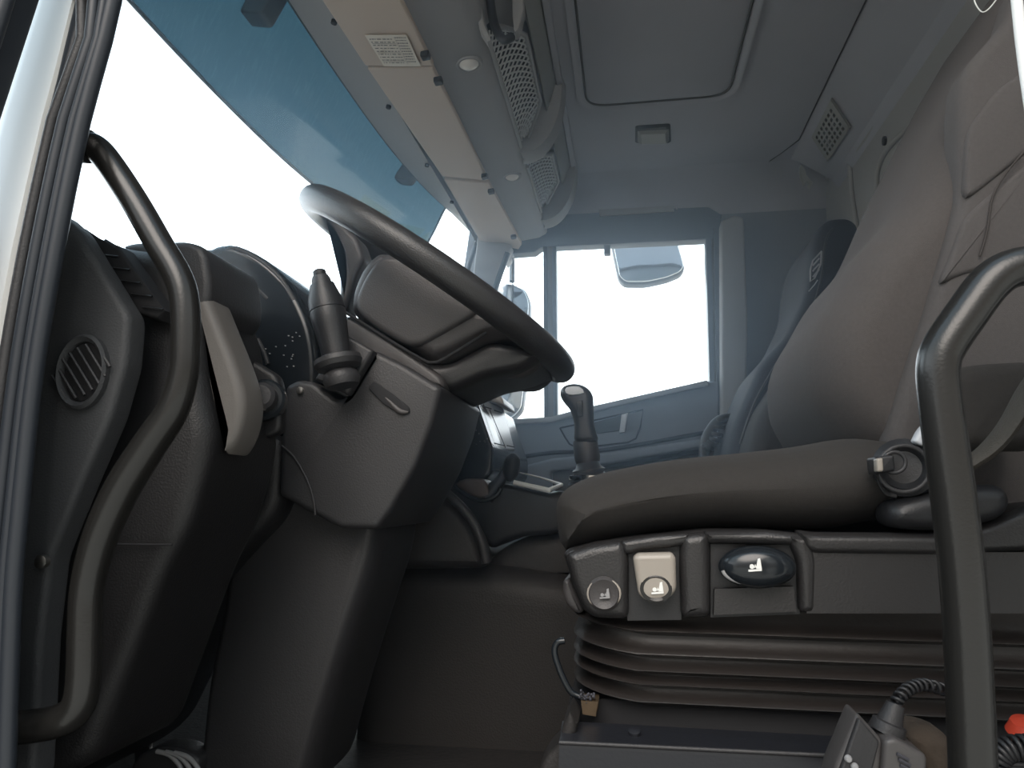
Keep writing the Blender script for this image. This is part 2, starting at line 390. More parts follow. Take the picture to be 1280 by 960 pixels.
mb.add(vs, [(k*7+i, k*7+(i+1) % 7, k*7+7+(i+1) % 7, k*7+7+i) for k in range(22) for i in range(7)]+[tuple(range(7)), tuple(range(154, 161))])
o = struct(mb.build('trim_4', 'white', angle=60))
def xz2(L_, Y): return [Vector((P(x, y, Y).x, P(x, y, Y).z)) for x, y in L_]
mb = MB(); puffmb(mb, xz2(up(W2), .585)+xz2(up(W1)[::-1], .555), .55, .585, .005)
o = struct(mb.build('trim_5', 'rubber'))
def lerpW(t):
    a = cat2(W1, 4, False); b = cat2(W2, 4, False)
    o_ = []
    for k in range(len(a)): o_.append(a[k]*(1-t)+b[min(k, len(b)-1)]*t)
    return [(p[0], p[1]) for p in o_]
sl = bpy.data.objects['trim_5']
ys = [-130, 0, 150, 275, 400, 500, 650, 750, 960, 1080]
for t, rad, yy in ((.12, .0055, .548), (.42, .006, .545), (.66, .0045, .542), (.88, .007, .545)):
    tube('seal_ridge', [P(xat(W1, y)*(1-t)+xat(W2, y)*t, y, yy) for y in ys], rad, 'rubber' if t != .12 else 'mid', sl, sm=3)
o = struct(puff('trim_6', up(W0)+[(-160, 1080), (-160, -130)], .50, .03, 'rubber', r=.004, Yp=.53))
tube('seal_ridge', [P(x, y, .50) for x, y in [(50, -150), (8, 0), (-42, 160), (-100, 400)]], .006, 'rubber', o)
# near body side: sill under the door opening, side behind the opening
mb = MB(); boxmb(mb, (-.1, .55, -.50), (.9, 0, 0), (0, .06, 0), (0, 0, .08)); struct(mb.build('wall_left', 'rubber'))
tube('trim_7', [P(1266, -60, .5), P(1272, 10, .5), P(1280, 80, .5), P(1300, 220, .5), P(1350, 600, .5), P(1385, 1080, .5)], .0035, 'white'); struct(bpy.data.objects['trim_7'])
struct(puff('trim_8', [(1271, -80), (1276, 10), (1285, 85), (1310, 220), (1360, 600), (1390, 1080), (1600, 1080), (1600, -80)], .50, .05, 'rubber', r=.004, Yp=.55))

dd = struct(thing('door_2', None, None))
slab('door_panel', [(-.62, .52, -.62), (-.62, .52, .20), (-.86, -.45, .20), (-.86, -.45, -.62)], .05, 'panel', dd)
slab('window_frame', [(-.62, .52, .20), (-.62, .52, .30), (-.86, -.45, .26), (-.86, -.45, .20)], .05, 'rubber', dd)
# windscreen header, windscreen glass
def wtop(y): u = (y-1.5)/1.0; return -.628+.11*abs(u)**2.6
def wsurf(y, t):        # t 0 top .. 1 bottom
    u = abs((y-1.5)/1.0)
    x = wtop(y)-.30*t*(1-.25*u*u); z = .945-.72*t
    return Vector((x, y, z))
mb = MB(); NY, NT = 24, 10; vs = []
for off in (0, .006):
    for j in range(NY+1):
        for t in range(NT+1):
            p = wsurf(.58+1.94*j/NY, t/NT); vs.append((p.x-off, p.y, p.z))
N = (NY+1)*(NT+1); fs = []
for j in range(NY):
    for t in range(NT):
        a = j*(NT+1)+t; fs += [(a, a+1, a+NT+2, a+NT+1), (N+a, N+a+NT+1, N+a+NT+2, N+a+1)]
mb.add(vs, fs)
win = struct(mb.build('window_1', 'glass'))
tube('windscreen_seal', [wsurf(.58+1.94*j/16, 0)+Vector((.006, 0, 0)) for j in range(17)]+[wsurf(2.52, .06)+Vector((.0, .012, 0)), wsurf(2.52, .3)+Vector((0, .012, 0)), wsurf(2.52, .7)], .009, 'rubber', win, sm=2)
mb = MB(); n0 = 17; vs = []
for j in range(n0):
    y = .5+2.04*j/(n0-1); x = wtop(y)
    for (dx, z) in ((-.01, .955), (.01, .93)): vs.append((x+dx, y, z))
    vs += [(-.52, y, .905), (-.50, y, 1.16), (x-.03, y, 1.16)]
fs = []
for j in range(n0-1):
    for k in range(5): fs.append((j*5+k, j*5+(k+1) % 5, (j+1)*5+(k+1) % 5, (j+1)*5+k))
fs += [tuple(range(5)), tuple(range((n0-1)*5, n0*5))]
mb.add(vs, fs); hd = struct(mb.build('trim_9', 'console', angle=20))
for x, y in [(418, 28), (486, 134), (534, 207), (565, 253)]:
    p = planeP((-.575, 1.5, .918), Vector((.35, 0, 1)))(x, y)
    lathe('clip_hole', p+Vector((0, 0, .004)), (-.2, 0, -1), [(0, .006), (.007, .006), (.0075, .002)], 'void', hd, n=12)

# ================================================================ OVERHEAD CONSOLE
oc = thing('overhead_console', 'grey overhead console above the windscreen with mesh grilles and small round lamps', 'overhead console', (-.3, 1.5, .9))
mb = MB(); sec = [(-.385, .888), (-.375, .893), (-.29, .905), (-.266, .918), (-.262, .925), (-.262, .945), (-.30, .95), (-.52, .95), (-.52, .925), (-.40, .925)]
Lc = len(sec); mb.add([(x, .6, z) for x, z in sec]+[(x, 2.5, z) for x, z in sec], [(i, (i+1) % Lc, Lc+(i+1) % Lc, Lc+i) for i in range(Lc)]+[tuple(range(Lc)), tuple(range(Lc, 2*Lc))])
mb.build('lower_panel', 'console', oc, angle=50)
mb = MB(); sec2 = [(-.262, .945), (-.262, .94), (-.236, 1.06), (-.215, 1.10), (-.30, 1.10), (-.30, .945)]
slab('back_panel', [(-.275, .6, .93), (-.275, 2.5, .93), (-.175, 2.5, 1.12), (-.175, .6, 1.12)], .01, 'console', oc)
# top rail where console meets the ceiling, pale inner shelf
mb = MB(); boxmb(mb, (-.155, 1.5, 1.090), (.008, 0, .002), (0, .95, 0), (0, 0, .012)); bevel(mb.build('top_rail', 'head', oc), .004)
for (a, b) in ((1.15, 1.86), (1.99, 2.32)):
    slab('shelf_wall', [(-.160, a, 1.095), (-.160, b, 1.095), (-.190, b, 1.02), (-.190, a, 1.02)], .004, 'lamp', oc)
# scooped dividers between the pockets
def divider(Y0, wid, name='divider'):
    mb = MB(); n = 12; vs = []
    for j in range(n+1):
        t = j/n; x = -.266+.118*math.sin(t*PI/2); z = .915+.18*(1-math.cos(t*PI/2)); y = Y0-.10*t*t+.05*t
        nrm = Vector((math.cos(t*PI/2), 0, -math.sin(t*PI/2)))
        for yy in (0, wid*.5, wid):
            rr = .006 if yy == wid*.5 else 0
            vs.append((x+(.008 if rr else 0), y+yy, z-rr))
        vs.append((-.275, y+wid, z+.02)); vs.append((-.275, y, z+.02))
    fs = []
    for j in range(n):
        for k in range(5): fs.append((j*5+k, j*5+(k+1) % 5, (j+1)*5+(k+1) % 5, (j+1)*5+k))
    fs += [tuple(range(5)), tuple(range(n*5, n*5+5))]
    mb.add(vs, fs); return mb.build(name, 'console', oc, angle=60)
divider(1.86, .07); divider(2.36, .08)
# mesh grilles: bent sheet of crossing wires
def grille(Ya, Yb):
    fr = MB(); g = MB()
    def S(y, t):   # t 0 lower..1 upper, bulges to camera
        e = math.sin(PI*(y-Ya)/(Yb-Ya))
        k_ = .35+.65*min(1, e*1.6); return Vector((-.264+.068*t*k_, y, .925+.065*t*k_+.012*math.sin(PI*t)))
    n = int((Yb-Ya)/.022)
    for sgn in (1, -1):
        for i in range(-6, n+6):
            pts = []
            for k in range(9):
                t = k/8; y = Ya+(Yb-Ya)*(i/n)+sgn*(t-.5)*.10
                if Ya <= y <= Yb: pts.append(S(y, t))
            if len(pts) > 1: tubemb(g, pts, .0022, 5, 1)
    tubemb(fr, [S(Ya+(Yb-Ya)*k/14, 1) for k in range(15)], .005, 8, 1)
    tubemb(fr, [S(Ya+(Yb-Ya)*k/14, 0)+Vector((.004, 0, -.004)) for k in range(15)], .005, 8, 1)
    gr = fr.build('grille_frame', 'console', oc); g.build('grille_mesh', 'mesh', gr)
    bk = MB(); vs = []
    for k in range(15):
        y = Ya+(Yb-Ya)*k/14
        for t in (0, 1): vs.append(S(y, t)+Vector((-.012, 0, .008)))
        for t in (1, 0): vs.append(S(y, t)+Vector((-.016, 0, .010)))
    bk.add(vs, [(k*4+a, k*4+(a+1) % 4, k*4+4+(a+1) % 4, k*4+4+a) for k in range(14) for a in range(4)]); bk.build('grille_back', 'void', gr)
grille(1.36, 1.84); grille(1.96, 2.30)
# round lamps
for i, (x, y, s) in enumerate([(586, 80, 1), (640, 221, 1)]):
    p = planeP((-.33, 1.5, .900), Vector((.14, 0, -1)))(x, y)
    r0 = .029 if i == 0 else .027
    b = lathe('round_lamp', p+Vector((0, 0, .006)), (.1, 0, -1), [(0, r0), (.007, r0), (.010, r0*.92), (.009, r0*.78), (.004, r0*.74)], 'console', oc, sv=1)
    lathe('lens', p+Vector((0, 0, .004)), (.1, 0, -1), [(0, r0*.72), (.006, r0*.70), (.011, r0*.5), (.014, r0*.15)], 'lens', b)
# flaps
FP = planeP((-.535, 1.5, .899), Vector((.02, 0, 1)))
FP2 = planeP((-.46, 1.5, .884), Vector((.10, 0, 1)))
def flap(px, label):
    q = [FP2(x, y) for x, y in px]; nn = Vector((-.1, 0, -1)).normalized()
    mb = MB(); L = len(q); mb.add([p+nn*.0 for p in q]+[p-nn*.012 for p in q], [tuple(range(L)), tuple(range(L, 2*L))]+[(i, (i+1) % L, L+(i+1) % L, L+i) for i in range(L)])
    o = mb.build('locker_flap', 'flap', None); tag(o, label, 'locker flap', 'overhead locker flaps'); bevel(o, .003, 2); return o
fl1 = flap([(375, -45), (482, -45), (501, 0), (542, 83), (457, 83), (402, 0)], 'tan locker flap with the printed white label, nearest the door opening')
fl2 = flap([(459, 86), (541, 85), (610, 226), (553, 221)], 'long tan locker flap in the middle between two gaps, no label on it')
fl3 = flap([(555, 225), (611, 229), (652, 306), (648, 312), (600, 301)], 'tan locker flap ending in a point above the far windscreen pillar')
for fl, pts in ((fl1, [(529, 66)]), (fl2, [(545, 98), (603, 218)]), (fl3, [(611, 237), (639, 294)])):
    for x, y in pts:
        p = FP2(x+3, y); mb = MB(); boxmb(mb, p+Vector((0, 0, -.006)), (.009, 0, .001), (0, .010, 0), (0, 0, .006)); bevel(mb.build('hook', 'dark', fl), .003)
# printed label
q = [FP2(x, y)+Vector((0, 0, -.0035)) for x, y in [(456, 42), (508, 42), (526, 81), (480, 81)]]
lab = slab('sticker', q, .0008, 'paper'); tag(lab, 'white printed instruction label stuck on the first tan locker flap', 'sticker')
def LQ(u, v): return (q[0]*(1-u)+q[1]*u)*(1-v)+(q[3]*(1-u)+q[2]*u)*v+Vector((0, 0, -.0006))
mb = MB()
def inkrect(u0, v0, u1, v1): mb.add([LQ(u0, v0), LQ(u1, v0), LQ(u1, v1), LQ(u0, v1)], [(0, 1, 2, 3)])
for r_ in range(9):
    v = .1+r_*.095; u = .06
    while u < .62:
        w = random.uniform(.02, .10); inkrect(u, v, min(u+w, .64), v+.022); u += w+random.uniform(.015, .05)
    if r_ % 3 == 1: inkrect(.06, v+.05, .66, v+.058)
for r_ in range(10):
    v = .05+r_*.085; u = .70
    while u < .94:
        w = random.uniform(.015, .04); inkrect(u, v, u+w, v+.03); u += w+.02
for (a, b_, c_, d_) in ((.68, .04, .685, .92),): inkrect(a, b_, c_, d_)
mb.build('print', 'ink', lab)
# cable and bracket hanging at the top
cb = tube('hanging_cable', [P(612, -30, 1.30)+Vector((0, 0, .14)), P(612, -30, 1.30), P(614, 10, 1.30), P(620, 36, 1.30), P(630, 50, 1.30), P(640, 46, 1.31)], .009, 'black')
tag(cb, 'thick black cable hanging in a curve beside the overhead console grille', 'cable')
bk = puff('bracket', [(590, -20), (597, -20), (606, 30), (614, 50), (609, 52), (599, 36)], 1.30, .03, 'console', r=.003); tag(bk, 'grey bracket arm beside the black cable at the overhead console', 'bracket')
bk = puff('bracket', [(640, -20), (652, -20), (655, 10), (648, 36), (643, 40), (640, 20)], 1.34, .03, 'console', r=.003); tag(bk, 'short grey bracket between the black cable and the pale shelf wall', 'bracket')

# ================================================================ CEILING HATCH, LAMP, VENT
def CP(x, y, z=ZC): return P(x, y, z, 2)
def ceilplate(px, z0, th, rc, name, m, parent=None):
    q = [Vector((CP(x, y).x, CP(x, y).y)) for x, y in px]; q = rnd(q, rc, 6); L = len(q); mb = MB()
    q2 = inset2(q, .012)
    vs = [(p.x, p.y, z0) for p in q]+[(p.x, p.y, z0-th) for p in q2]
    mb.add(vs, [(i, (i+1) % L, L+(i+1) % L, L+i) for i in range(L)]+[tuple(range(L, 2*L)), tuple(range(L))])
    return mb.build(name, m, parent, angle=25)
hx0, hx1, hy1, hy0 = -.115, .325, 2.0, 1.10
hatch = thing('roof_hatch', 'grey fabric-lined roof hatch with rounded corners in the ceiling', 'roof hatch', (.1, 1.55, ZC))
qq = rnd([(hx0, hy0), (hx1, hy0), (hx1, hy1), (hx0, hy1)], .09, 8)
mb = MB(); L = len(qq); i1 = inset2(qq, .010); i2 = inset2(qq, .022); o1 = inset2(qq, -.012)
vs = [(p.x, p.y, ZC+.002) for p in o1]+[(p.x, p.y, ZC-.009) for p in qq]+[(p.x, p.y, ZC-.009) for p in i1]+[(p.x, p.y, ZC+.0) for p in i2]
mb.add(vs, [(k*L+i, k*L+(i+1) % L, (k+1)*L+(i+1) % L, (k+1)*L+i) for k in range(3) for i in range(L)]); mb.build('hatch_frame', 'head', hatch, angle=60)
i3 = inset2(qq, .026)
mb = MB(); mb.add([(p.x, p.y, ZC-.001) for p in i3]+[(p.x, p.y, ZC-.004) for p in inset2(qq, .034)], [(i, (i+1) % L, L+(i+1) % L, L+i) for i in range(L)]+[tuple(range(L, 2*L)), tuple(range(L))]); mb.build('hatch_lining', 'head', hatch)
K['groove'] = mat('hatch_seal', (.07, .07, .07), .8)
gq = inset2(qq, .024)
tube('hatch_seal', [(p.x, p.y, ZC-.003) for p in gq], .003, 'groove', hatch, n=8, sm=1, closed=True)
lp = thing('ceiling_lamp', 'small pale rectangular lamp cover on the ceiling beside the roof hatch', 'ceiling lamp', tuple(CP(816, 166)))
ceilplate([(794, 157), (838, 154), (839, 178), (794, 179)], ZC, .006, .012, 'bezel', 'dark', lp)
ceilplate([(797, 161), (836, 159), (836, 176), (797, 177)], ZC-.004, .010, .010, 'lamp_cover', 'lamp', lp)
tube('ceiling_seam', [(.553, .6, ZC-.001), (.553, 2.28, ZC-.001), (.52, 2.36, ZC-.001), (.49, 2.42, ZC-.002)], .0018, 'seam', ceil, sm=1)
ln = MB(); tubemb(ln, [P(740, 243, YD-.03), P(845, 235, YD-.03), P(846, 262, YD-.03)], .004, 8, 1); ln.build('moulding', 'head', bpy.data.objects['wall_right'])
puff('vent_strip', [(748, 262), (842, 257), (843, 264), (750, 270)], YD-.035, .02, 'console', bpy.data.objects['wall_right'], r=.003)
# vent grille on the chamfer
chn = Vector((.08, 0, .112)).normalized(); G = planeP((.62, 0, 1.06), Vector((.073, 0, .105)))
vent = thing('air_grille', 'grey square air grille with rows of small holes above the rear wall', 'air grille', tuple(G(1040, 161)))
q = [G(*p) for p in [(1040, 122), (1064, 158), (1036, 200), (1016, 169)]]; nn = -Vector((.073, 0, .105)).normalized()
mb = MB(); nu, nv = 5, 7
def VQ(u, v): return (q[0]*(1-u)+q[1]*u)*(1-v)+(q[3]*(1-u)+q[2]*u)*v
us = [0, .10]+[.10+.8*(i+s)/nu for i in range(nu) for s in (.22, .78)]+[.9, 1]; us = sorted(set(us))
vv = sorted(set([0, .08]+[.08+.84*(i+s)/nv for i in range(nv) for s in (.22, .78)]+[.92, 1]))
vs = []; nuu, nvv = len(us), len(vv)
for layer in (.008, .0):
    for a in us:
        for b in vv: vs.append(VQ(a, b)+nn*layer)
fs = []
hole = lambda i, j: (us[i] > .1 and us[i+1] < .9 and i % 2 == 0 and 2 <= i < nuu-2) and (vv[j] > .08 and vv[j+1] < .92 and j % 2 == 0)
for i in range(nuu-1):
    for j in range(nvv-1):
        if not hole(i, j): fs.append((i*nvv+j, (i+1)*nvv+j, (i+1)*nvv+j+1, i*nvv+j+1))
        else:
            a, b_, c_, d_ = i*nvv+j, (i+1)*nvv+j, (i+1)*nvv+j+1, i*nvv+j+1; N2 = nuu*nvv
            fs += [(a, b_, b_+N2, a+N2), (b_, c_, c_+N2, b_+N2), (c_, d_, d_+N2, c_+N2), (d_, a, a+N2, d_+N2)]
N2 = nuu*nvv
for i in range(nuu-1): fs += [(i*nvv, (i+1)*nvv, (i+1)*nvv+N2, i*nvv+N2), (i*nvv+nvv-1, (i+1)*nvv+nvv-1, (i+1)*nvv+nvv-1+N2, i*nvv+nvv-1+N2)]
for j in range(nvv-1): fs += [(j, j+1, j+1+N2, j+N2), ((nuu-1)*nvv+j, (nuu-1)*nvv+j+1, (nuu-1)*nvv+j+1+N2, (nuu-1)*nvv+j+N2)]
mb.add(vs, fs); mb.build('grille_plate', 'lamp', vent)
slab('grille_back', [VQ(.05, .05)+nn*.002, VQ(.95, .05)+nn*.002, VQ(.95, .95)+nn*.002, VQ(.05, .95)+nn*.002], .001, 'void', vent)
hk = puff('coat_hook', [(1001, 205), (1006, 210), (1008, 218), (1016, 228), (1013, 234), (1009, 226), (1006, 230), (1002, 222), (1000, 212)], 2.33, .02, 'lamp', r=.002)
tag(hk, 'small pale coat hook on the rear wall left of the square air grille', 'coat hook')
wl = tube('wire_loop', [P(1215, -10, .9), P(1220, 6, .9), P(1228, 15, .9), P(1237, 10, .9), P(1248, -4, .9)], .0008, 'whitepl', n=6); tag(wl, 'thin white wire loop hanging down at the top right corner', 'wire')

# ================================================================ OUTSIDE: sun visor, mirrors, ground
vis = thing('sun_visor', 'blue-green tinted exterior sun visor above the windscreen', 'sun visor', (-.75, 1.5, .9))
def vedge(y): u = (y-1.45)/1.0; return Vector((-.80+.20*abs(u)**2.2*(1 if u > 0 else .4), y, .80))
def vsurf(y, t): a = vedge(y); return a+Vector((.17*t, 0, .40*t+.03*math.sin(t*PI)))
NYV, NTV = 40, 10; vs = []; mb = MB()
for off in (0, .004):
    for j in range(NYV+1):
        y = .45+(2.30-.45)*j/NYV
        for t in range(NTV+1):
            p = vsurf(y+(.10*t/NTV if j == NYV else 0), t/NTV); vs.append((p.x-off, p.y, p.z+off*.3))
N = (NYV+1)*(NTV+1); fs = []
for j in range(NYV):
    for t in range(NTV):
        a = j*(NTV+1)+t; fs += [(a, a+1, a+NTV+2, a+NTV+1), (N+a, N+a+NTV+1, N+a+NTV+2, N+a+1)]
    a = j*(NTV+1); fs.append((a, a+NTV+1, N+a+NTV+1, N+a))
mb.add(vs, fs); mb.build('visor_panel', 'acrylic', vis)
tube('visor_rim', [vsurf(.45+1.85*j/20, 0) for j in range(21)]+[vsurf(2.33, .4), vsurf(2.38, .9)], .004, 'mirrorback', vis, sm=2)
for y in (.9, 1.25, 2.05):
    a = vsurf(y, .35)+Vector((.01, 0, -.01)); b = vsurf(y+.12, .95)+Vector((.02, 0, -.01))
    c = (a+b)/2; mb = MB(); puffmb(mb, rnd([(a.x-.02, a.z), (a.x+.03, a.z-.01), (b.x+.04, b.z), (b.x, b.z+.02)], .01), y, y+.05, .004)
    mb.build('bracket', 'mirrorback', vis)
def VP_(x, y):     # where the ray meets the visor
    best = None
    for j in range(121):
        Y = .6+1.7*j/120
        for t in range(41):
            p = vsurf(Y, t/40); w = F.dot(p); sx = 640+f*R.dot(p)/w; sy = 480-f*U.dot(p)/w
            d = (sx-x)**2+(sy-y)**2
            if best is None or d < best[0]: best = (d, p)
    return best[1]
for px in ([(446, 240), (480, 262), (476, 268), (440, 250)], [(494, 274), (524, 283), (518, 292), (490, 283)], [(525, 289), (531, 286), (528, 298), (521, 294)]):
    q = [VP_(*p)+Vector((.02, 0, -.012)) for p in px]; slab('slot_light', q, .003, 'slotglow', vis)  # pale plates under the visor imitate the bright light patches seen in it
# mirrors
def mirror(px, Y, T, name, label, arm, sm=0, rc=.02):
    t = thing(name, label, 'mirror', tuple(P(*px[0], Y)), None)
    puff('housing', px, Y+.01, T, 'mirrorback', t, r=.02, sm=sm, rc=rc, ry=.03, Yp=Y)
    cx = sum(p[0] for p in px)/len(px); cy = sum(p[1] for p in px)/len(px)
    puff('mirror_glass', [(cx+(x-cx)*.94, cy+(y-cy)*.94) for x, y in px], Y-.002, .015, 'mirror', t, r=.003, sm=sm, rc=rc)
    tube('arm', arm, .012, 'mirrorback', t); return t
mirror([(763, 302), (780, 296), (846, 294), (853, 318), (857, 333), (852, 340), (835, 347), (808, 353), (780, 353), (772, 346)], 2.95, .10, 'wing_mirror', 'wide rounded mirror hanging at the top of the far side window', [P(800, 305, 3.0), P(800, 270, 3.0), P(760, 262, 2.75)])
mirror([(600, 350), (640, 352), (656, 360), (662, 376), (660, 420), (640, 452), (600, 448)], 3.0, .10, 'wing_mirror', 'tall mirror seen behind the steering wheel through the quarter window', [P(640, 352, 3.05), P(640, 320, 3.05), P(636, 290, 2.7)])
mirror([(600, 455), (655, 455), (656, 480), (652, 512), (640, 524), (608, 530), (600, 524)], 3.0, .10, 'wing_mirror', 'lower mirror showing green landscape beside the centre dashboard', [P(610, 500, 3.08), P(590, 500, 3.0), P(570, 500, 2.75)])
mb = MB(); mb.add([(-60, -60, -1.9), (60, -60, -1.9), (60, 60, -1.9), (-60, 60, -1.9), (-60, -60, -2), (60, -60, -2), (60, 60, -2), (-60, 60, -2)], [(0, 1, 2, 3), (4, 5, 6, 7), (0, 1, 5, 4), (1, 2, 6, 5), (2, 3, 7, 6), (3, 0, 4, 7)])
g = struct(mb.build('ground', 'ground'))

# ================================================================ DASHBOARD
dash = thing('dashboard', 'dark dashboard with flared grey end trim, oval side vent and hooded instruments', 'dashboard', (-.7, 1.5, ZF))
puff('end_panel', [(70, 262), (94, 284), (161, 394), (156, 455), (137, 522), (103, 600), (78, 660), (62, 700), (50, 800), (40, 980), (-30, 980), (0, 450), (40, 300)], .62, .03, 'panel', dash, r=.007, rc=.008)
puff('dash_core', [(90, 286), (150, 306), (210, 312), (240, 400), (250, 480), (262, 540), (255, 580), (232, 660), (200, 720), (170, 800), (110, 960), (0, 1000), (40, 500)], .68, .16, 'dark', dash, r=.02, rc=.02)
puff('top_slab', [(150, 306), (165, 302), (232, 300), (250, 306), (257, 318), (262, 350), (260, 380), (240, 400), (225, 420), (205, 392)], .70, .12, 'mid', dash, r=.008, rc=.01)
puff('vent_recess', [(104, 290), (146, 306), (206, 388), (196, 398), (170, 392), (140, 350)], .655, .03, 'void', dash, r=.004)
mb = MB()
for t in (0, .25, .5, .75, 1):
    a = Vector((122+t*56, 318+t*66)); tubemb(mb, [P(a.x, a.y, .652), P(a.x+26, a.y+3, .652)], .0012, 6, 1)
mb.build('vent_slats', 'dark', dash)
puff('flared_trim', [(228, 330), (240, 330), (258, 368), (275, 410), (291, 450), (303, 490), (303, 520), (294, 550), (279, 567), (272, 530), (255, 490), (243, 450), (232, 400)], .70, .05, 'beige', dash, r=.01, sm=4)
tube('lower_duct', [P(x, y, .72) for x, y in [(242, 455), (254, 490), (264, 525), (262, 560), (248, 600), (230, 650), (210, 700), (180, 770), (150, 850)]], [.012, .016, .017, .016, .013, .013, .014, .015, .015], 'dark', dash)
mb = MB(); boxmb(mb, (-.80, 1.57, .235), (.19, 0, 0), (0, .92, 0), (0, 0, .02)); bevel(mb.build('dash_shelf', 'dark', dash), .01)
# oval side vent
vc = P(105, 465, .618)
v1 = lathe('side_vent', vc, (0, -1, 0), [(-.01, .036), (.004, .036), (.007, .033), (.003, .029), (-.006, .028)], 'panel', dash, su=1, sv=.72, ref=(0, 0, 1))
lathe('vent_hole', vc, (0, -1, 0), [(-.012, .0275), (.0005, .0275)], 'void', v1, su=1, sv=.72, ref=(0, 0, 1))
mb = MB()
for k in range(-3, 4):
    c = vc+Vector((k*.007, -.004, k*.005)); d = Vector((.6, 0, -.8))
    hl = .025*math.sqrt(max(0, 1-(k/3.9)**2)); tubemb(mb, [c-d*hl*.9, c+d*hl*.9], .0016, 6, 1)
mb.build('vent_slats', 'mid', v1)
lathe('screw', P(52, 702, .615), (0, -1, 0), [(-.004, .006), (.002, .006), (.003, .004)], 'metal', dash, n=12)
tube('panel_seam', [P(98, 680, .667), P(215, 681, .676)], .0012, 'void', dash, sm=1)
# instrument hood and cluster
hood = [(248, 316), (262, 309), (272, 305), (294, 305), (328, 322), (359, 350), (375, 375), (390, 410), (396, 450), (390, 490), (340, 500), (310, 470), (285, 430), (262, 370)]
hd2 = puff('instrument_hood', hood, .91, .39, 'gloss', dash, r=.012, sm=3)
tube('hood_lip', [P(x, y, .914) for x, y in [(256, 316), (272, 326), (284, 313), (300, 313), (325, 326), (352, 350), (368, 376)]], .0035, 'mid', hd2, sm=3)
tube('gauge_ring', [P(x, y, .912) for x, y in [(258, 346), (276, 350), (282, 345), (296, 346), (318, 358), (335, 374)]], .003, 'mid', hd2, sm=3)
tube('gauge_ring', [P(x, y, .91) for x, y in [(322, 424), (330, 440), (335, 455)]], .003, 'mid', hd2, sm=3)
mb = MB()
for k in range(22):
    x, y = 300+random.uniform(-20, 80), 446+random.uniform(-30, 25)
    lathemb(mb, P(x, y, .914), (0, -1, 0), [(0, .0009), (.006, .0009)], 6)
mb.build('indicator_marks', 'console', hd2)
bz = puff('switch_bezel', [(290, 440), (318, 452), (345, 468), (350, 486), (350, 540), (330, 548), (300, 552), (303, 500)], .80, .02, 'dark', dash, r=.006, rc=.008)
kc = P(331, 500, .795)
kn = lathe('light_switch', kc, (.25, -1, .1), [(-.01, .024), (.004, .024), (.007, .021)], 'gloss', dash)
lathe('knob', kc, (.25, -1, .1), [(.004, .017), (.020, .016), (.024, .012)], 'mid', kn)
mb = MB(); boxmb(mb, kc+Vector((.004, -.026, 0)), Vector((.004, 0, .0)), Vector((0, .006, 0)), Vector((.006, 0, -.015))); bevel(mb.build('knob_grip', 'metal', kn), .002)
# under-dash body
puff('lower_dash', [(215, 560), (300, 545), (355, 540), (350, 640), (300, 690), (240, 760), (200, 800), (120, 960), (60, 1000), (160, 780), (215, 670)], .905, .22, 'dark', dash, r=.02, rc=.03)
puff('dash_main', [(235, 330), (330, 345), (390, 380), (420, 470), (400, 560), (330, 620), (200, 640), (100, 560), (60, 330)], 1.02, 1.46, 'gloss', dash, r=.03, rc=.05, Yp=1.02)
tube('wiring', [P(x, y, .82) for x, y in [(312, 612), (306, 630), (296, 642), (288, 646)]], .0016, 'metal', dash)

# centre stack
cs = [(520, 482), (560, 484), (592, 488), (602, 520), (617, 563), (616, 590), (600, 610), (520, 600), (500, 560)]
puff('centre_stack', cs, 1.38, .5, 'gloss', dash, r=.008, rc=.01)
slab('rear_panel', [P(592, 495, 1.39), P(629, 508, 1.62), P(644, 563, 1.66), P(616, 562, 1.40)], .01, 'screen', dash, bev=.004)
mb = MB()
for a, b in (((601, 507), (614, 511)), ((618, 513), (627, 516)), ((618, 554), (630, 557)), ((634, 557), (643, 559))):
    tubemb(mb, [P(*a, 1.40), P(*b, 1.45)], .0012, 6, 1)
tubemb(mb, [P(612, 512, 1.45), P(632, 560, 1.46)], .0008, 6, 1)
mb.build('panel_gaps', 'void', dash)
v2 = puff('centre_vent', [(594, 478), (606, 480), (628, 497), (630, 507), (600, 497)], 1.5, .16, 'tan', dash, r=.006, rc=.006)
tube('trim_strip', [P(553, 489, 1.35), P(575, 498, 1.35)], .003, 'pale', dash, sm=1)
mb = MB()
for k in range(34):
    x = 535+random.random()*75; y = 533+random.random()*22+(x-535)*.02; lathemb(mb, P(x, y, 1.376), (0, -1, 0), [(0, random.uniform(.0008, .0018)), (.004, .0008)], 6)
mb.build('glint_dots', 'mid', dash)  # lighter dots imitate small highlights on the glossy panel

# ================================================================ STEERING COLUMN
col = thing('steering_column', 'dark moulded steering column cover with a finger slot below the wheel', 'steering column', (-.4, 1.0, ZF))
puff('side_cover', [(356, 482), (372, 474), (392, 477), (421, 500), (434, 494), (468, 437), (505, 455), (552, 484), (540, 530), (519, 584), (487, 640), (470, 662), (425, 661), (347, 619), (350, 556), (353, 506)], .90, .26, 'mid', col, r=.009, rc=.006)
puff('pedestal', [(280, 600), (347, 600), (425, 640), (480, 640), (470, 700), (436, 800), (405, 900), (375, 1010), (235, 1010), (250, 860), (275, 740)], .95, .20, 'mid', col, r=.02, ry=.05, rc=.03, n=8)
puff('switch_block', [(392, 474), (420, 430), (432, 418), (467, 438), (434, 494)], .885, .22, 'mid', col, r=.005, rc=.004)
puff('column_neck', [(432, 392), (470, 410), (552, 470), (556, 486), (500, 470), (430, 430), (424, 410)], .93, .22, 'hub', col, r=.008, rc=.01)
puff('finger_slot', [(460, 485), (467, 476), (490, 492), (511, 509), (512, 516), (500, 518), (478, 504)], .896, .006, 'void', col, r=.001, rc=.003)
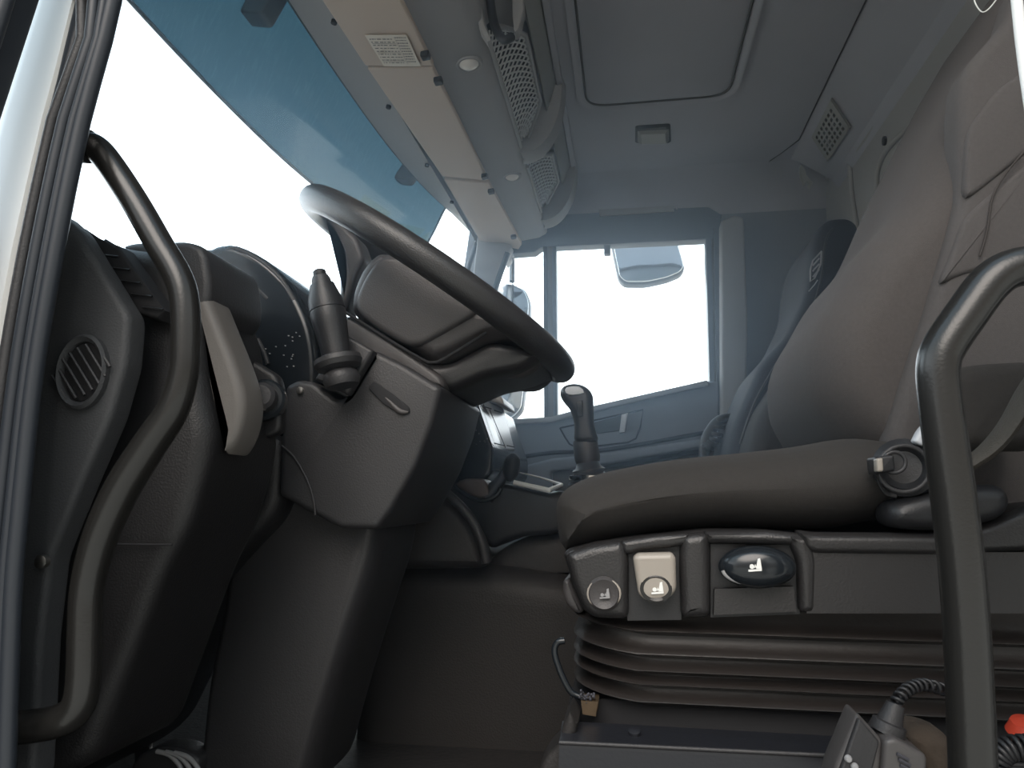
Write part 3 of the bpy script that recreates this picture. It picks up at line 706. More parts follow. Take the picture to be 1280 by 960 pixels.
tube('slot_lip', [P(x, y, .898) for x, y in [(476, 491), (488, 503), (500, 514), (511, 515)]], [.001, .003, .004, .002], 'hub', col)
lathe('screw', P(375, 488, .897), (0, -1, 0), [(-.003, .0045), (.002, .0045), (.0025, .002)], 'metal', col, n=12)
tube('cover_seam', [P(x, y, .8985) for x, y in [(352, 557), (368, 572), (384, 600), (392, 625), (394, 644)]], .0014, 'mid', col)
mb = MB(); 
for (x, y, r0) in [(412, 473, .014), (418, 465, .018)]: pass
sa = P(422, 450, .86); sb = P(397, 330, .86); axs = (sb-sa).normalized()
st = thing('control_stalk', 'black multifunction stalk standing on the steering column left of the wheel', 'stalk', tuple(sa))
lathe('boot', sa-axs*.022, axs, [(-.012, .020), (-.004, .023), (.004, .021), (.008, .017), (.012, .027), (.018, .030), (.024, .029), (.027, .021)], 'mid', st)
lathe('stem', sa, axs, [(0, .018), (.02, .0185), (.045, .021), (.062, .0225), (.066, .0215)], 'black', st)
lathe('grip', sa, axs, [(.066, .0225), (.080, .0215), (.096, .0165), (.100, .0155)], 'black', st)
lathe('end_ring', sa, axs, [(.100, .0125), (.107, .0120), (.112, .0100), (.113, .007)], 'mid', st)
lathe('end_cap', sa, axs, [(.113, .0085), (.119, .008), (.121, .005)], 'dark', st)

# ================================================================ STEERING WHEEL
Yw = 1.06
A = P(390, 254, 1.0); B = P(697, 449, 1.0)
cw = (A+B)/2; Rw = (B-A).length/2; cw = Vector((cw.x, Yw, cw.z)); uu = (B-A).normalized(); uu.y = 0; uu.normalize(); vvv = Vector((0, 1, 0)); ww = Vector((-uu.z, 0, uu.x))
sw = thing('steering_wheel', 'black leather steering wheel seen edge-on with grey centre pad', 'steering wheel', tuple(cw))
def WP(u, v, w): return cw+uu*u+vvv*v+ww*w
tube('rim', [WP(Rw*math.cos(a), Rw*math.sin(a), 0) for a in [2*PI*k/48 for k in range(48)]], .0195, 'wheel', sw, n=20, sm=2, closed=True)
# centre pad
pad = [(430, 388), (434, 358), (444, 334), (456, 318), (470, 308), (500, 312), (560, 345), (610, 378), (660, 408), (640, 416), (612, 420), (560, 446), (540, 452), (527, 447), (480, 418)]
hb = puff('centre_pad', pad, .93, .24, 'hub', sw, r=.02, ry=.05, rc=.012, n=6)
puff('pad_face', [(474, 318), (510, 322), (560, 352), (604, 386), (560, 412), (516, 436), (470, 410), (440, 385), (452, 350)], .922, .02, 'hub', sw, r=.008, rc=.02, ry=.008)
tube('pad_groove', [P(x, y, .926) for x, y in [(430, 389), (480, 421), (527, 449), (540, 453), (556, 448), (608, 416)]], .0022, 'void', sw, sm=3)
puff('column_shroud', [(428, 392), (480, 424), (530, 452), (560, 452), (610, 424), (660, 432), (680, 445), (650, 462), (605, 470), (560, 490), (530, 478), (470, 440)], .95, .2, 'wheel', sw, r=.012, rc=.012, ry=.03)
# spokes: two low near/far ones, two towards the windscreen
for s in (-1, 1):
    tube('spoke', [WP(Rw*.985*math.cos(.42), s*Rw*.985*math.sin(.42), -.004), WP(.19, s*.06, -.035), WP(.13, s*.045, -.055), WP(.06, s*.04, -.062)], [.012, .022, .026, .026], 'hub', sw, flat=.6, flatdir=(0, 1, 0))
    pass

puff('spoke', [(404, 272), (424, 276), (446, 296), (455, 322), (444, 345), (436, 372), (430, 392), (424, 376), (427, 345), (426, 318), (418, 300)], .98, .05, 'hub', sw, r=.008, rc=.008)
puff('spoke', [(404, 280), (424, 284), (446, 300), (455, 325), (444, 345), (436, 372), (428, 392), (424, 376), (424, 345), (422, 320), (414, 300)], 1.12, .05, 'hub', sw, r=.008, rc=.008)
# ================================================================ GRAB HANDLES
h = thing('grab_handle', 'long black grab handle on the windscreen pillar in front of the dashboard end', 'grab handle', tuple(P(112, 180, .58)), 'grab handles at the door opening')
tube('bar', [P(x, y, .585) for x, y in [(104, 182), (118, 184), (136, 203), (169, 253), (200, 307), (222, 345), (231, 378), (232, 430), (229, 470), (216, 512), (187, 556), (152, 612), (124, 675), (109, 735), (106, 790), (104, 850), (96, 885), (70, 902), (20, 910), (0, 911)]],
     [.0125]*9+[.0135, .0145, .015, .0145]+[.0135]*7, 'handle', h, n=18)
lathe('mount', P(100, 182, .585), P(118, 184, .585)-P(100, 182, .585), [(-.002, .016), (.010, .0155), (.013, .013)], 'dark', h)
h = thing('grab_handle', 'bent black grab handle standing in front of the driver seat at right', 'grab handle', tuple(P(1205, 960, .5)), 'grab handles at the door opening')
tube('bar', [P(x, y, .50) for x, y in [(1330, 333), (1295, 331), (1262, 337), (1236, 355), (1206, 395), (1181, 432), (1173, 455), (1174, 490), (1183, 560), (1194, 640), (1203, 720), (1210, 820), (1216, 960), (1219, 1060)]],
     [.0125]*3+[.0128]*5+[.013]*6, 'handle', h, n=20)

# ================================================================ TUNNEL / CONSOLE
tn = struct(puff('trim_10', [(450, 740), (465, 715), (500, 706), (560, 704), (620, 710), (700, 722), (780, 730), (900, 740), (900, 1000), (430, 1000)], 1.30, .8, 'tunnel', r=.045, ry=.05, rc=.05, n=7)); 
puff('tunnel_hump', [(606, 705), (618, 692), (640, 678), (665, 670), (705, 666), (790, 664), (860, 700), (800, 745), (606, 735)], 1.36, .5, 'tunnel', tn, r=.03, rc=.03, ry=.03)
cn = thing('centre_console', 'dark curved centre console body beside the engine tunnel with chrome-edged tray', 'centre console', (-.4, 1.3, -.1))
puff('side_skirt', [(450, 590), (512, 590), (550, 614), (580, 644), (598, 674), (606, 704), (600, 712), (440, 714), (430, 640)], 1.24, .10, 'tunnel', cn, r=.02, rc=.03, ry=.03, n=6)
tube('skirt_edge', [P(x, y, 1.235) for x, y in [(512, 590), (552, 612), (584, 642), (601, 674), (608, 704)]], .008, 'mid', cn)
puff('rear_body', [(520, 585), (566, 600), (640, 605), (688, 617), (704, 612), (716, 640), (700, 668), (640, 672), (612, 690), (590, 650)], 1.34, .42, 'dark', cn, r=.012, rc=.02)
# chrome rimmed tray
tube('tray_rim', [P(642, 603, 1.33), P(686, 613, 1.33), P(702, 606, 1.42), P(676, 597, 1.60), P(650, 591, 1.74)], [.0045, .0050, .0035, .0018, .0018], 'pale', cn, sm=1)
# parking brake lever
pb = thing('parking_brake', 'short black parking brake lever with rounded knob beside the centre panel', 'brake lever', tuple(P(614, 620, 1.34)))
tube('lever', [P(608, 622, 1.34), P(616, 612, 1.34), P(626, 600, 1.34), P(632, 590, 1.34), P(640, 580, 1.34)], [.015, .013, .010, .010, .012], 'black', pb)
tube('knob', [P(636, 602, 1.33), P(638, 592, 1.33), P(640, 580, 1.33), P(641, 572, 1.33), P(641, 567, 1.33)], [.004, .014, .015, .012, .004], 'dark', pb)
puff('gaiter', [(568, 606), (580, 598), (606, 598), (614, 620), (600, 624), (586, 618)], 1.325, .07, 'gaiter', pb, r=.006, rc=.01, label='brown leather gaiter')
tube('gaiter_frame', [P(x, y, 1.32) for x, y in [(574, 598), (567, 605), (578, 616), (600, 626), (620, 620), (626, 610)]], .004, 'gloss', pb, sm=3)
# gear lever
gl = thing('gear_lever', 'black gear lever with hooded knob rising behind the seat cushion front', 'gear lever', tuple(P(734, 595, 1.5)))
puff('knob', [(699, 489), (704, 481), (718, 478), (732, 482), (740, 492), (741, 505), (742, 530), (746, 552), (719, 553), (717, 530), (712, 512), (702, 499)], 1.47, .055, 'black', gl, r=.014, sm=3, ry=.022, n=6)
puff('knob_window', [(708, 484), (724, 483), (730, 491), (716, 494), (707, 491)], 1.466, .01, 'screen', gl, r=.002, sm=2)
puff('splitter_switch', [(720, 502), (728, 500), (729, 520), (722, 522)], 1.462, .01, 'gloss', gl, r=.002, rc=.002)
lathe('sleeve', P(735, 578, 1.50), P(731, 550, 1.5)-P(735, 578, 1.5), [(0, .024), (.01, .026), (.04, .025), (.046, .023)], 'mid', gl)
lathe('gaiter', P(738, 604, 1.50), P(731, 550, 1.5)-P(738, 604, 1.5), [(0, .045), (.006, .042), (.009, .032), (.014, .036), (.02, .030), (.026, .034), (.032, .026), (.045, .02)], 'black', gl)
lathe('base_ring', P(742, 600, 1.50), (0, 0, 1), [(0, .050), (.008, .050), (.01, .044)], 'chrome', gl)

# ================================================================ DRIVER SEAT
seat = thing('driver_seat', 'large dark fabric driver seat on rubber bellows behind the steering wheel', 'seat', (.25, 1.05, ZF))
cush = [(693, 645), (696, 622), (712, 606), (745, 592), (800, 580), (860, 571), (930, 564), (1000, 556), (1060, 546), (1110, 549), (1180, 560), (1210, 600), (1200, 650), (1111, 650), (1040, 662), (960, 664), (900, 662), (820, 668), (760, 680), (705, 690)]
puff('cushion', cush, .80, .50, 'cushion', seat, r=.045, ry=.10, sm=3, n=8, Yp=.86)
tube('piping', [P(x, y, .815) for x, y in [(722, 632), (780, 614), (860, 600), (960, 590), (1060, 580), (1100, 578)]], .0016, 'seam', seat)
bk = [(1062, 560), (1040, 530), (1024, 500), (1018, 468), (1018, 435), (1030, 398), (1048, 368), (1066, 335), (1085, 306), (1106, 283), (1128, 256), (1145, 222), (1162, 182), (1186, 130), (1216, 70), (1246, 10), (1285, -60), (1330, -110), (1460, -110), (1470, 100), (1470, 600), (1300, 620), (1120, 600)]
puff('backrest', bk, .88, .44, 'fabric', seat, r=.05, ry=.10, sm=2, n=8, Yp=.93)
bol = [(1112, 560), (1116, 530), (1124, 499), (1146, 430), (1161, 386), (1180, 320), (1196, 264), (1202, 225), (1201, 156), (1204, 95), (1224, 62), (1261, 18), (1300, -60), (1460, -80), (1480, 620), (1200, 640), (1130, 600)]
puff('side_bolster', bol, .862, .06, 'fabric2', seat, r=.016, ry=.018, sm=2, n=6, Yp=.862)
puff('raised_panel', [(1210, 160), (1245, 112), (1290, 80), (1300, 178), (1240, 226), (1206, 252)], .858, .02, 'fabric2', seat, r=.006, rc=.016, ry=.006)
puff('raised_panel', [(1206, 270), (1240, 240), (1300, 190), (1330, 300), (1250, 330), (1200, 344), (1174, 356), (1190, 318)], .858, .02, 'fabric2', seat, r=.006, rc=.016, ry=.006)
mb = MB()
for pts in ([(1280, 190), (1258, 216), (1241, 246), (1234, 288), (1225, 320)],):
    tubemb(mb, [P(x, y, .855) for x, y in pts], .0012, 6, 4)
mb.build('stitching', 'seam', seat)
puff('lower_bolster', [(1192, 470), (1206, 456), (1240, 451), (1300, 448), (1330, 560), (1260, 560), (1210, 560), (1194, 540)], .77, .08, 'cushion', seat, r=.015, rc=.012, ry=.02)
# plastic side shell
shellp = [(703, 692), (712, 686), (740, 679), (790, 672), (850, 666), (885, 662), (960, 663), (1005, 668), (1020, 672), (1170, 672), (1215, 668), (1250, 652), (1290, 630), (1400, 620), (1400, 768), (1170, 768), (1000, 768), (890, 773), (786, 776), (742, 774), (726, 762), (716, 735)]
puff('side_shell', shellp, .805, .46, 'seatplastic', seat, r=.012, rc=.01, ry=.012)
puff('shell_panel', [(706, 692), (740, 681), (776, 676), (783, 684), (786, 700), (786, 775), (742, 773), (728, 760), (716, 730)], .787, .03, 'seatplastic', seat, r=.01, rc=.008)
puff('shell_panel', [(776, 676), (820, 669), (862, 666), (862, 680), (846, 684), (800, 688), (786, 694), (778, 690)], .787, .03, 'seatplastic', seat, r=.006, rc=.004)
puff('shell_panel', [(852, 670), (870, 666), (886, 667), (889, 700), (889, 772), (852, 774), (850, 700)], .785, .03, 'seatplastic', seat, r=.010, rc=.008)
puff('shell_panel', [(880, 664), (960, 663), (1010, 668), (1006, 684), (985, 682), (884, 680)], .787, .03, 'seatplastic', seat, r=.008, rc=.005)
puff('shell_panel', [(984, 668), (1012, 670), (1022, 700), (1020, 767), (1001, 767), (998, 700), (990, 682)], .785, .03, 'seatplastic', seat, r=.008, rc=.006)
puff('shell_rim', [(996, 662), (1020, 666), (1170, 667), (1215, 663), (1250, 650), (1290, 631), (1400, 618), (1400, 690), (1290, 690), (1170, 696), (1018, 694), (1006, 686)], .782, .035, 'seatplastic', seat, r=.008, ry=.016, rc=.008, n=6)
puff('shell_panel', [(1008, 690), (1400, 690), (1400, 767), (1008, 767)], .788, .03, 'seatplastic', seat, r=.006)
puff('recess_back', [(784, 684), (852, 678), (852, 775), (784, 776)], .800, .01, 'black', seat, r=.001)
puff('recess_back', [(888, 680), (1000, 680), (1000, 768), (888, 772)], .800, .01, 'black', seat, r=.001)
puff('recess_plate', [(893, 736), (992, 733), (996, 765), (892, 769)], .792, .02, 'seatplastic', seat, r=.002)
tube('wear_line', [P(x, y, .7895) for x, y in [(1020, 719), (1100, 718), (1180, 718)]], .0008, 'console', seat, sm=1)
def icon(cx, cy, s, Y, parent, m='pale'):
    mb = MB(); S = lambda dx, dy: (cx+dx*s, cy+dy*s)
    for pts in ([S(-8, 6), S(8, 5), S(8, 7.5), S(-8, 8.5)], [S(1, 5), S(3, -7), S(6, -8), S(8, 5)], [S(-1, 4), S(0, -1), S(2, 3)]):
        puffmb(mb, outl(pts, Y), Y, Y+.0015, .0002, n=1)
    lathemb(mb, P(*S(-4, 2), Y+.001), (0, -1, 0), [(0, .0022*s), (.001, .0022*s)], 12)
    mb.build('icon', m, parent)
b1 = lathe('round_button', P(755, 742, .787), (0, -1, 0), [(-.002, .0175), (.002, .0175), (.006, .0145), (.003, .008), (.0025, .002)], 'hub', seat, label='small round dark button')
tube('button_ring', [P(755+20*math.cos(a), 742+17.5*math.sin(a), .784) for a in [2*PI*k/20 for k in range(20)]], .0015, 'tan', b1, closed=True, sm=1)
icon(756, 742, .8, .780, b1, 'console')
b2 = puff('rocker_button', [(791, 697), (797, 692), (840, 691), (845, 697), (846, 738), (838, 748), (824, 752), (808, 752), (798, 744)], .776, .022, 'tan', seat, r=.006, rc=.006, label='satin beige rocker button')
lathe('thumb_dish', P(820, 736, .777), (0, -1, 0), [(-.002, .0160), (.0008, .0158), (.0014, .0135), (-.001, .006)], 'handle', b2, sv=1, su=.88, ref=(0, 0, 1))
icon(822, 735, .95, .7745, b2)
lathe('oval_lever', P(945, 708, .79), (0, -1, 0), [(-.004, .036), (.006, .0375), (.012, .036), (.018, .031), (.022, .022), (.0235, .010), (.024, .001)], 'gloss', seat, sv=.56, su=1.0, ref=(1, 0, 0), label='glossy black oval lever', n=40)
b3 = tube('lever_rim', [P(945+42*math.cos(a), 710+20*math.sin(a), .776) for a in [PI*(.05+.9*k/12) for k in range(13)]], .002, 'console', seat)
icon(944, 706, 1.05, .7645, b3)
# bellows
mb = MB(); x0, x1, y0, y1 = -.055, .62, .82, 1.26; rows = []
def foot(off):
    q = rnd([Vector((x0-off, y0-off)), Vector((x1, y0-off)), Vector((x1, y1+off)), Vector((x0-off, y1+off))], .07, 7); return q
zs = [P(900, y, .82).z for y in (768, 795, 824, 845, 862, 884)]
levels = [(-.125+.01, -.004)]
zz = [zs[0]+.01]
prof2 = [(zs[0]+.012, -.006)]
for k in range(1, 6):
    za, zb = zs[k-1], zs[k]; h_ = za-zb
    prof2 += [(za-h_*.45, -.006), (za-h_*.80, .001), (za-h_*.93, .009), (zb, .010), (zb-.0035, .002), (zb-.005, -.006)]
for z, off in prof2:
    dip = lambda x: 0
    rows.append([(p.x, p.y, z+.018*max(0, 1-(p.x-x0+.02)/.16)**2*(1 if z < zs[0] else 0)) for p in foot(off)])
L = len(rows[0]); vs = [p for r_ in rows for p in r_]
mb.add(vs, [(k*L+i, k*L+(i+1) % L, (k+1)*L+(i+1) % L, (k+1)*L+i) for k in range(len(rows)-1) for i in range(L)]+[tuple(range(L)), tuple(range((len(rows)-1)*L, len(rows)*L))])
mb.build('bellows', 'bellows', seat, angle=70)
# seat base
puff('suspension_base', [(712, 872), (1000, 884), (1400, 890), (1400, 1000), (706, 1000), (706, 905)], .83, .4, 'void', seat, r=.006)
puff('front_shell', [(704, 725), (712, 724), (730, 765), (722, 768), (708, 757), (703, 742)], .83, .3, 'hub', seat, r=.006, rc=.006)
tube('adjust_lever', [P(x, y, .82) for x, y in [(706, 801), (697, 803), (693, 814), (698, 833), (706, 852), (715, 866), (728, 872)]], .0035, 'gloss', seat)
puff('spring_clip', [(726, 876), (748, 877), (748, 884), (745, 896), (728, 893)], .80, .03, 'brass', seat, r=.002, label='rusty metal clip')
mb = MB()
for k in range(14):
    c = P(734+random.uniform(-8, 9), 870+random.uniform(-6, 4), .805); lathemb(mb, c, (random.uniform(-1, 1), -1, random.uniform(-1, 1)), [(0, .0015), (.006, .0012)], 6)
mb.build('debris', 'ink', seat)
# recliner cover, buckle drum, belt
puff('recliner_cover', [(1113, 645), (1120, 628), (1150, 618), (1200, 610), (1250, 605), (1268, 618), (1266, 640), (1240, 655), (1180, 664), (1125, 660)], .775, .06, 'black', seat, r=.015, sm=3, ry=.02)
dr = lathe('buckle_drum', P(1130, 586, .80), (-.35, -1, .1), [(-.03, .027), (0, .030), (.012, .029), (.018, .022), (.012, .016)], 'black', seat)
tube('drum_ring', [P(1130+32*math.cos(a), 586+29*math.sin(a), .775) for a in [2*PI*k/24 for k in range(24)]], .0022, 'mid', dr, closed=True, sm=1)
tube('drum_ring', [P(1118+14*math.cos(a), 578+13*math.sin(a), .765) for a in [2*PI*k/20 for k in range(20)]], .0020, 'mid', dr, closed=True, sm=1)
puff('release_tab', [(1096, 573), (1104, 572), (1105, 589), (1097, 590)], .755, .012, 'tan', dr, r=.002, rc=.002)
puff('tab_body', [(1094, 571), (1118, 568), (1120, 588), (1097, 593)], .760, .03, 'black', dr, r=.003, rc=.003)
tube('loose_strap', [P(x, y, .79) for x, y in [(1098, 592), (1100, 604), (1108, 616), (1120, 619)]], .004, 'dark', dr, flat=.5)
bt = tube('belt', [P(x, y, .70) for x, y in [(1330, 430), (1290, 480), (1262, 530), (1236, 562), (1205, 584), (1180, 597)]], [.018]*4+[.016, .012], 'belt', None, flat=.35, flatdir=(0, 1, 0)); tag(bt, 'tan seat belt webbing looping behind the right grab handle', 'seat belt')
pc = puff('plastic_sheath', [(1143, 552), (1150, 538), (1160, 526), (1168, 520), (1172, 560), (1150, 556)], .775, .015, 'screen', r=.003, rc=.003); tag(pc, 'pale blue-white plastic tongue beside the belt buckle drum', 'belt tongue')
puff('belt_guide', [(1015, 440), (1014, 434), (1018, 430), (1026, 428), (1028, 446), (1018, 446)], 1.28, .03, 'whitepl', seat, r=.004, rc=.004, label='small white clip')

# ================================================================ PASSENGER SEAT
ps = thing('passenger_seat', 'passenger seat with black covered headrest part beside the far door', 'seat', (.45, 2.1, ZF))
puff('backrest', [(905, 600), (918, 530), (950, 455), (985, 418), (1008, 368), (1011, 335), (1017, 300), (1026, 280), (1038, 269), (1062, 267), (1076, 276), (1084, 318), (1100, 420), (1120, 600)], 1.95, .42, 'cover', ps, r=.03, rc=.03, ry=.05)
puff('side_bolster', [(932, 600), (946, 530), (958, 505), (983, 467), (1017, 436), (1060, 408), (1120, 400), (1130, 600)], 1.75, .3, 'cushion', ps, r=.03, rc=.03, ry=.05)
puff('cushion', [(860, 640), (870, 605), (905, 590), (960, 580), (1060, 575), (1100, 640)], 1.75, .55, 'cushion', ps, r=.03, rc=.03)
tube('seat_belt_edge', [P(x, y, 1.93) for x, y in [(1042, 285), (1034, 296), (1030, 315), (1026, 350), (1010, 400), (980, 440), (945, 500), (925, 555)]], .003, 'mid', ps)
mb = MB()
tubemb(mb, [P(x, y, 1.935) for x, y in [(1027, 314), (1016, 326), (1013, 338), (1013, 352), (1018, 348), (1026, 330), (1027, 314)]], .0022, 6, 1)
for k in range(3): tubemb(mb, [P(1016, 332+k*7, 1.935), P(1024, 323+k*7, 1.935)], .0022, 6, 1)
tubemb(mb, [P(1011, 364, 1.935), P(1018, 356, 1.935), P(1022, 350, 1.935)], .0016, 6, 1)
mb.build('embroidered_badge', 'thread', ps)
tube('frame_rod', [P(x, y, 1.74) for x, y in [(1019, 551), (1030, 540), (1042, 530), (1052, 528)]], .004, 'chrome', ps)
ar = thing('cable_loom', 'black ribbed cable curving beside the far door and the passenger seat', 'cable', tuple(P(882, 560, 2.2)))
tube('conduit', [P(x, y, 2.2) for x, y in [(880, 575), (882, 552), (890, 536), (900, 526), (914, 523)]], .016, 'black', ar)
mb = MB()
for k in range(7):
    t = k/6; x, y = 881+t*22, 562-t*36+8*math.sin(t*3); lathemb(mb, P(x, y, 2.19), (1-t, 0, 1+t), [(0, .017), (.006, .018), (.01, .017)], 10)
mb.build('ribs', 'dark', ar)

# ================================================================ LOWER RIGHT: rail, tester box, cords
rl = thing('seat_rail', 'blue-grey painted metal rail box under the driver seat bellows', 'rail', (.1, .8, -.3))
q = [P(703, 901, .80), P(880, 911, .80), P(1065, 924, .80), P(1400, 940, .80), P(1400, 965, .73), P(1050, 944, .73), P(880, 938, .73), P(699, 929, .73)]
slab('rail_top', [q[0], q[3], q[4], q[7]], .004, 'rail', rl)
slab('rail_front', [P(699, 928, .73), P(1400, 962, .73), P(1400, 1100, .73), P(697, 1060, .73)], .004, 'rail', rl)
tube('rail_edge', [P(699, 928, .73), P(1400, 962, .73)], .002, 'mid', rl, sm=1)
puff('rail_end', [(674, 960), (684, 944), (698, 930), (704, 903), (712, 890), (722, 905), (700, 1060), (672, 1060)], .76, .06, 'tunnel', rl, r=.006)
lathe('bolt', P(793, 917, .765), (0, -.3, 1), [(0, .006), (.003, .006), (.004, .003)], 'rail', rl, n=10)
tb = thing('handset_box', 'grey rectangular handset box lying at the rail with a coiled cord', 'handset', tuple(P(1080, 960, .66)))
puff('box_body', [(1072, 891), (1104, 926), (1098, 1010), (1030, 1010), (1044, 958)], .66, .035, 'box', tb, r=.004, rc=.004)
puff('front_face', [(1074, 897), (1100, 928), (1088, 975), (1046, 975)], .656, .01, 'mid', tb, r=.002, rc=.003)
puff('side_face', [(1106, 926), (1118, 922), (1160, 945), (1158, 1010), (1100, 1010)], .655, .05, 'box', tb, r=.004, rc=.004)
lathe('strain_relief', P(1108, 915, .68), P(1118, 885, .68)-P(1108, 915, .68), [(0, .014), (.008, .013), (.009, .010), (.024, .007)], 'mid', tb)
for x, y in ((1060, 948), (1068, 958)): lathe('push_button', P(x, y, .656), (0, -1, 0), [(0, .003), (.002, .0028), (.003, .002)], 'console', tb, n=12)
mb = MB()
for k in range(3): tubemb(mb, [P(1121+k*2, 942+k*7, .654), P(1136+k*2, 950+k*7, .654)], .0014, 6, 1)
mb.build('side_slots', 'ink', tb)
def helix(path, r, turns, wire, name, m, label=None, cat=None, parent=None):
    pts = cat2([Vector(p) for p in path], 40, False); n = turns*12; out = []
    for i in range(n+1):
        t = i/n*(len(pts)-1); j = min(int(t), len(pts)-2); p = pts[j].lerp(pts[j+1], t-j); d = (pts[j+1]-pts[j]).normalized()
        a = Vector((0, 1, 0)); a = (a-d*a.dot(d)).normalized(); b = d.cross(a); an = 2*PI*turns*i/n
        out.append(p+a*r*math.cos(an)+b*r*math.sin(an))
    o = tube(name, out, wire, m, parent, n=8, sm=1)
    if label: tag(o, label, cat)
    return o
helix([P(1117, 886, .68), P(1124, 872, .68), P(1138, 860, .69), P(1156, 856, .70), P(1180, 862, .72)], .0042, 12, .0016, 'coiled_cord', 'black', None, None, tb)
helix([P(1238, 975, .60), P(1246, 948, .60), P(1262, 936, .60), P(1290, 934, .60)], .0075, 11, .0018, 'spiral_cord', 'black', 'loose coiled black cord right of the grab handle foot', 'cord')
rg = puff('rag', [(1135, 925), (1150, 914), (1172, 916), (1192, 926), (1196, 950), (1190, 1000), (1165, 1000), (1150, 960)], .70, .06, 'rag', r=.012, sm=3, ry=.02); tag(rg, 'crumpled brown cloth between the handset box and the grab handle', 'cloth')
rd = lathe('red_cap', P(1283, 915, .72), (0, -.3, 1), [(-.013, .003), (-.010, .010), (0, .0155), (.009, .012), (.012, .004)], 'red'); tag(rd, 'small round red cap at the right edge above the coiled cord', 'cap')
lf = slab('leaf', [P(1235, 921, .68), P(1240, 920, .69), P(1246, 923, .69), P(1243, 930, .68), P(1238, 933, .68), P(1235, 928, .68)], .0008, 'leaf'); tag(lf, 'tiny orange dry leaf right of the grab handle foot', 'leaf')
# pedal
pd = thing('pedal', 'ribbed metal and rubber foot pedal at the bottom left in the dark footwell', 'pedal', tuple(P(200, 950, .95)))
puff('pedal_pad', [(160, 960), (175, 942), (200, 933), (228, 936), (250, 950), (246, 972), (205, 985), (165, 980)], .93, .04, 'mid', pd, r=.006, rc=.01)
for k in range(3): tube('tread', [P(x+k*11, y+k*1, .927) for x, y in [(196, 939), (212, 944), (224, 956), (228, 968)]], .003, 'console', pd)
tube('pedal_arm', [P(230, 975, .97), P(190, 1000, 1.0), P(180, 900, 1.1), P(200, 760, 1.2)], .012, 'black', pd)

# ================================================================ WORLD
w = bpy.data.worlds.new('sky'); bpy.context.scene.world = w; w.use_nodes = True; nt = w.node_tree
bg = nt.nodes['Background']
tc = nt.nodes.new('ShaderNodeTexCoord'); sp = nt.nodes.new('ShaderNodeSeparateXYZ'); nt.links.new(tc.outputs['Generated'], sp.inputs[0])
r1 = nt.nodes.new('ShaderNodeValToRGB'); e = r1.color_ramp.elements
e[0].position = .0; e[0].color = (.9, .72, .5, 1); e[1].position = 1; e[1].color = (.36, .50, .62, 1)
for pos, c in ((.50, (1.0, .90, .70)), (.53, (1, 1, 1)), (.66, (.93, .98, 1.0)), (.775, (.46, .53, .56))):
    x = e.new(pos); x.color = (*c, 1)
ma = nt.nodes.new('ShaderNodeMath'); ma.operation = 'MULTIPLY_ADD'; ma.inputs[1].default_value = .5; ma.inputs[2].default_value = .5
nt.links.new(sp.outputs['Z'], ma.inputs[0]); nt.links.new(ma.outputs[0], r1.inputs[0])
# brighter and cooler on the far side, warmer on the door side
mr = nt.nodes.new('ShaderNodeMapRange'); mr.inputs['From Min'].default_value = -.6; mr.inputs['From Max'].default_value = .8
dp = nt.nodes.new('ShaderNodeVectorMath'); dp.operation = 'DOT_PRODUCT'; dp.inputs[1].default_value = (-.55, .83, 0)
nt.links.new(tc.outputs['Generated'], dp.inputs[0]); nt.links.new(dp.outputs['Value'], mr.inputs['Value'])
mx = nt.nodes.new('ShaderNodeMix'); mx.data_type = 'RGBA'; mx.inputs['A'].default_value = (.72, .62, .54, 1)
hz = nt.nodes.new('ShaderNodeMapRange'); hz.interpolation_type = 'SMOOTHSTEP'; hz.inputs['From Min'].default_value = .1; hz.inputs['From Max'].default_value = .5; nt.links.new(sp.outputs['Z'], hz.inputs['Value'])
ha = nt.nodes.new('ShaderNodeMix'); ha.data_type = 'RGBA'; ha.inputs['A'].default_value = (.22, .20, .18, 1); ha.inputs['B'].default_value = (.95, .92, .89, 1); nt.links.new(hz.outputs[0], ha.inputs['Factor']); nt.links.new(ha.outputs['Result'], mx.inputs['A']); mx.inputs['B'].default_value = (1.85, 1.95, 2.05, 1)
nt.links.new(mr.outputs[0], mx.inputs['Factor'])
mm = nt.nodes.new('ShaderNodeMix'); mm.data_type = 'RGBA'; mm.blend_type = 'MULTIPLY'; mm.inputs['Factor'].default_value = 1
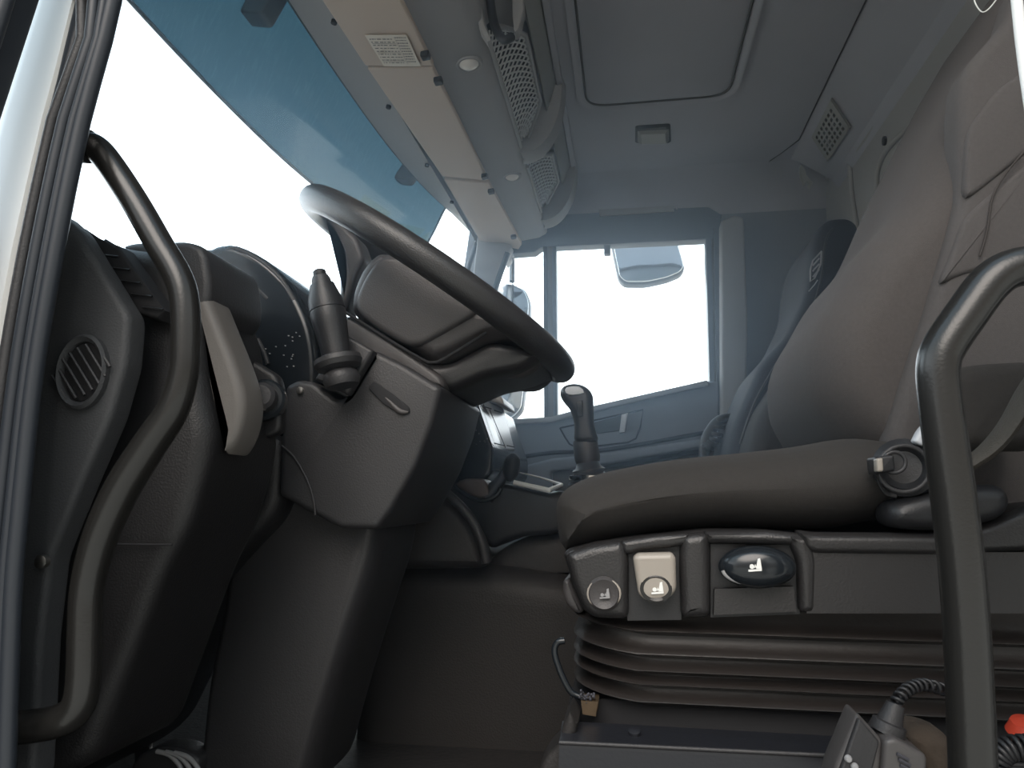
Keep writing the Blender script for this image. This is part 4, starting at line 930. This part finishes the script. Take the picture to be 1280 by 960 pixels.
nt.links.new(r1.outputs[0], mm.inputs['A']); nt.links.new(mx.outputs['Result'], mm.inputs['B'])
# added warm glow high behind the camera, without a real source, for highlights
dq = nt.nodes.new('ShaderNodeVectorMath'); dq.operation = 'DOT_PRODUCT'; dq.inputs[1].default_value = Vector((-.05, -.8, .75)).normalized()
nt.links.new(tc.outputs['Generated'], dq.inputs[0])
m2 = nt.nodes.new('ShaderNodeMapRange'); m2.interpolation_type = 'SMOOTHSTEP'; m2.inputs['From Min'].default_value = .90; m2.inputs['From Max'].default_value = .985
nt.links.new(dq.outputs['Value'], m2.inputs['Value'])
ad = nt.nodes.new('ShaderNodeMix'); ad.data_type = 'RGBA'; ad.blend_type = 'ADD'; ad.inputs['B'].default_value = (3.6, 3.25, 2.95, 1)
nt.links.new(m2.outputs[0], ad.inputs['Factor']); nt.links.new(mm.outputs['Result'], ad.inputs['A'])
nt.links.new(ad.outputs['Result'], bg.inputs['Color']); bg.inputs['Strength'].default_value = 1.25
sc = bpy.context.scene
sc.view_settings.view_transform = 'Standard'; sc.view_settings.look = 'None'; sc.view_settings.gamma = 1; sc.view_settings.use_curve_mapping = False
sc.view_settings.exposure = .75
sc.cycles.max_bounces = 8; sc.cycles.diffuse_bounces = 5; sc.cycles.transparent_max_bounces = 12

# ================================================================ GLARE: added scattering volume in the cab, imitating lens glare at the far window
m = bpy.data.materials.new('cab_glare'); m.use_nodes = True; nt2 = m.node_tree; nt2.nodes.clear()
o_ = nt2.nodes.new('ShaderNodeOutputMaterial'); v_ = nt2.nodes.new('ShaderNodeVolumeScatter'); v_.inputs['Color'].default_value = (.62, .80, 1, 1); v_.inputs['Density'].default_value = .115; v_.inputs['Anisotropy'].default_value = .75
nt2.links.new(v_.outputs[0], o_.inputs['Volume'])
K['glare_volume'] = m
mb = MB(); boxmb(mb, (.0, 1.55, .35), (.66, 0, 0), (0, .9, 0), (0, 0, .72)); o = mb.build('glare_volume', 'glare_volume'); tag(o, 'thin bluish volume added to imitate lens glare around the far window', 'glare_volume', kind='stuff')
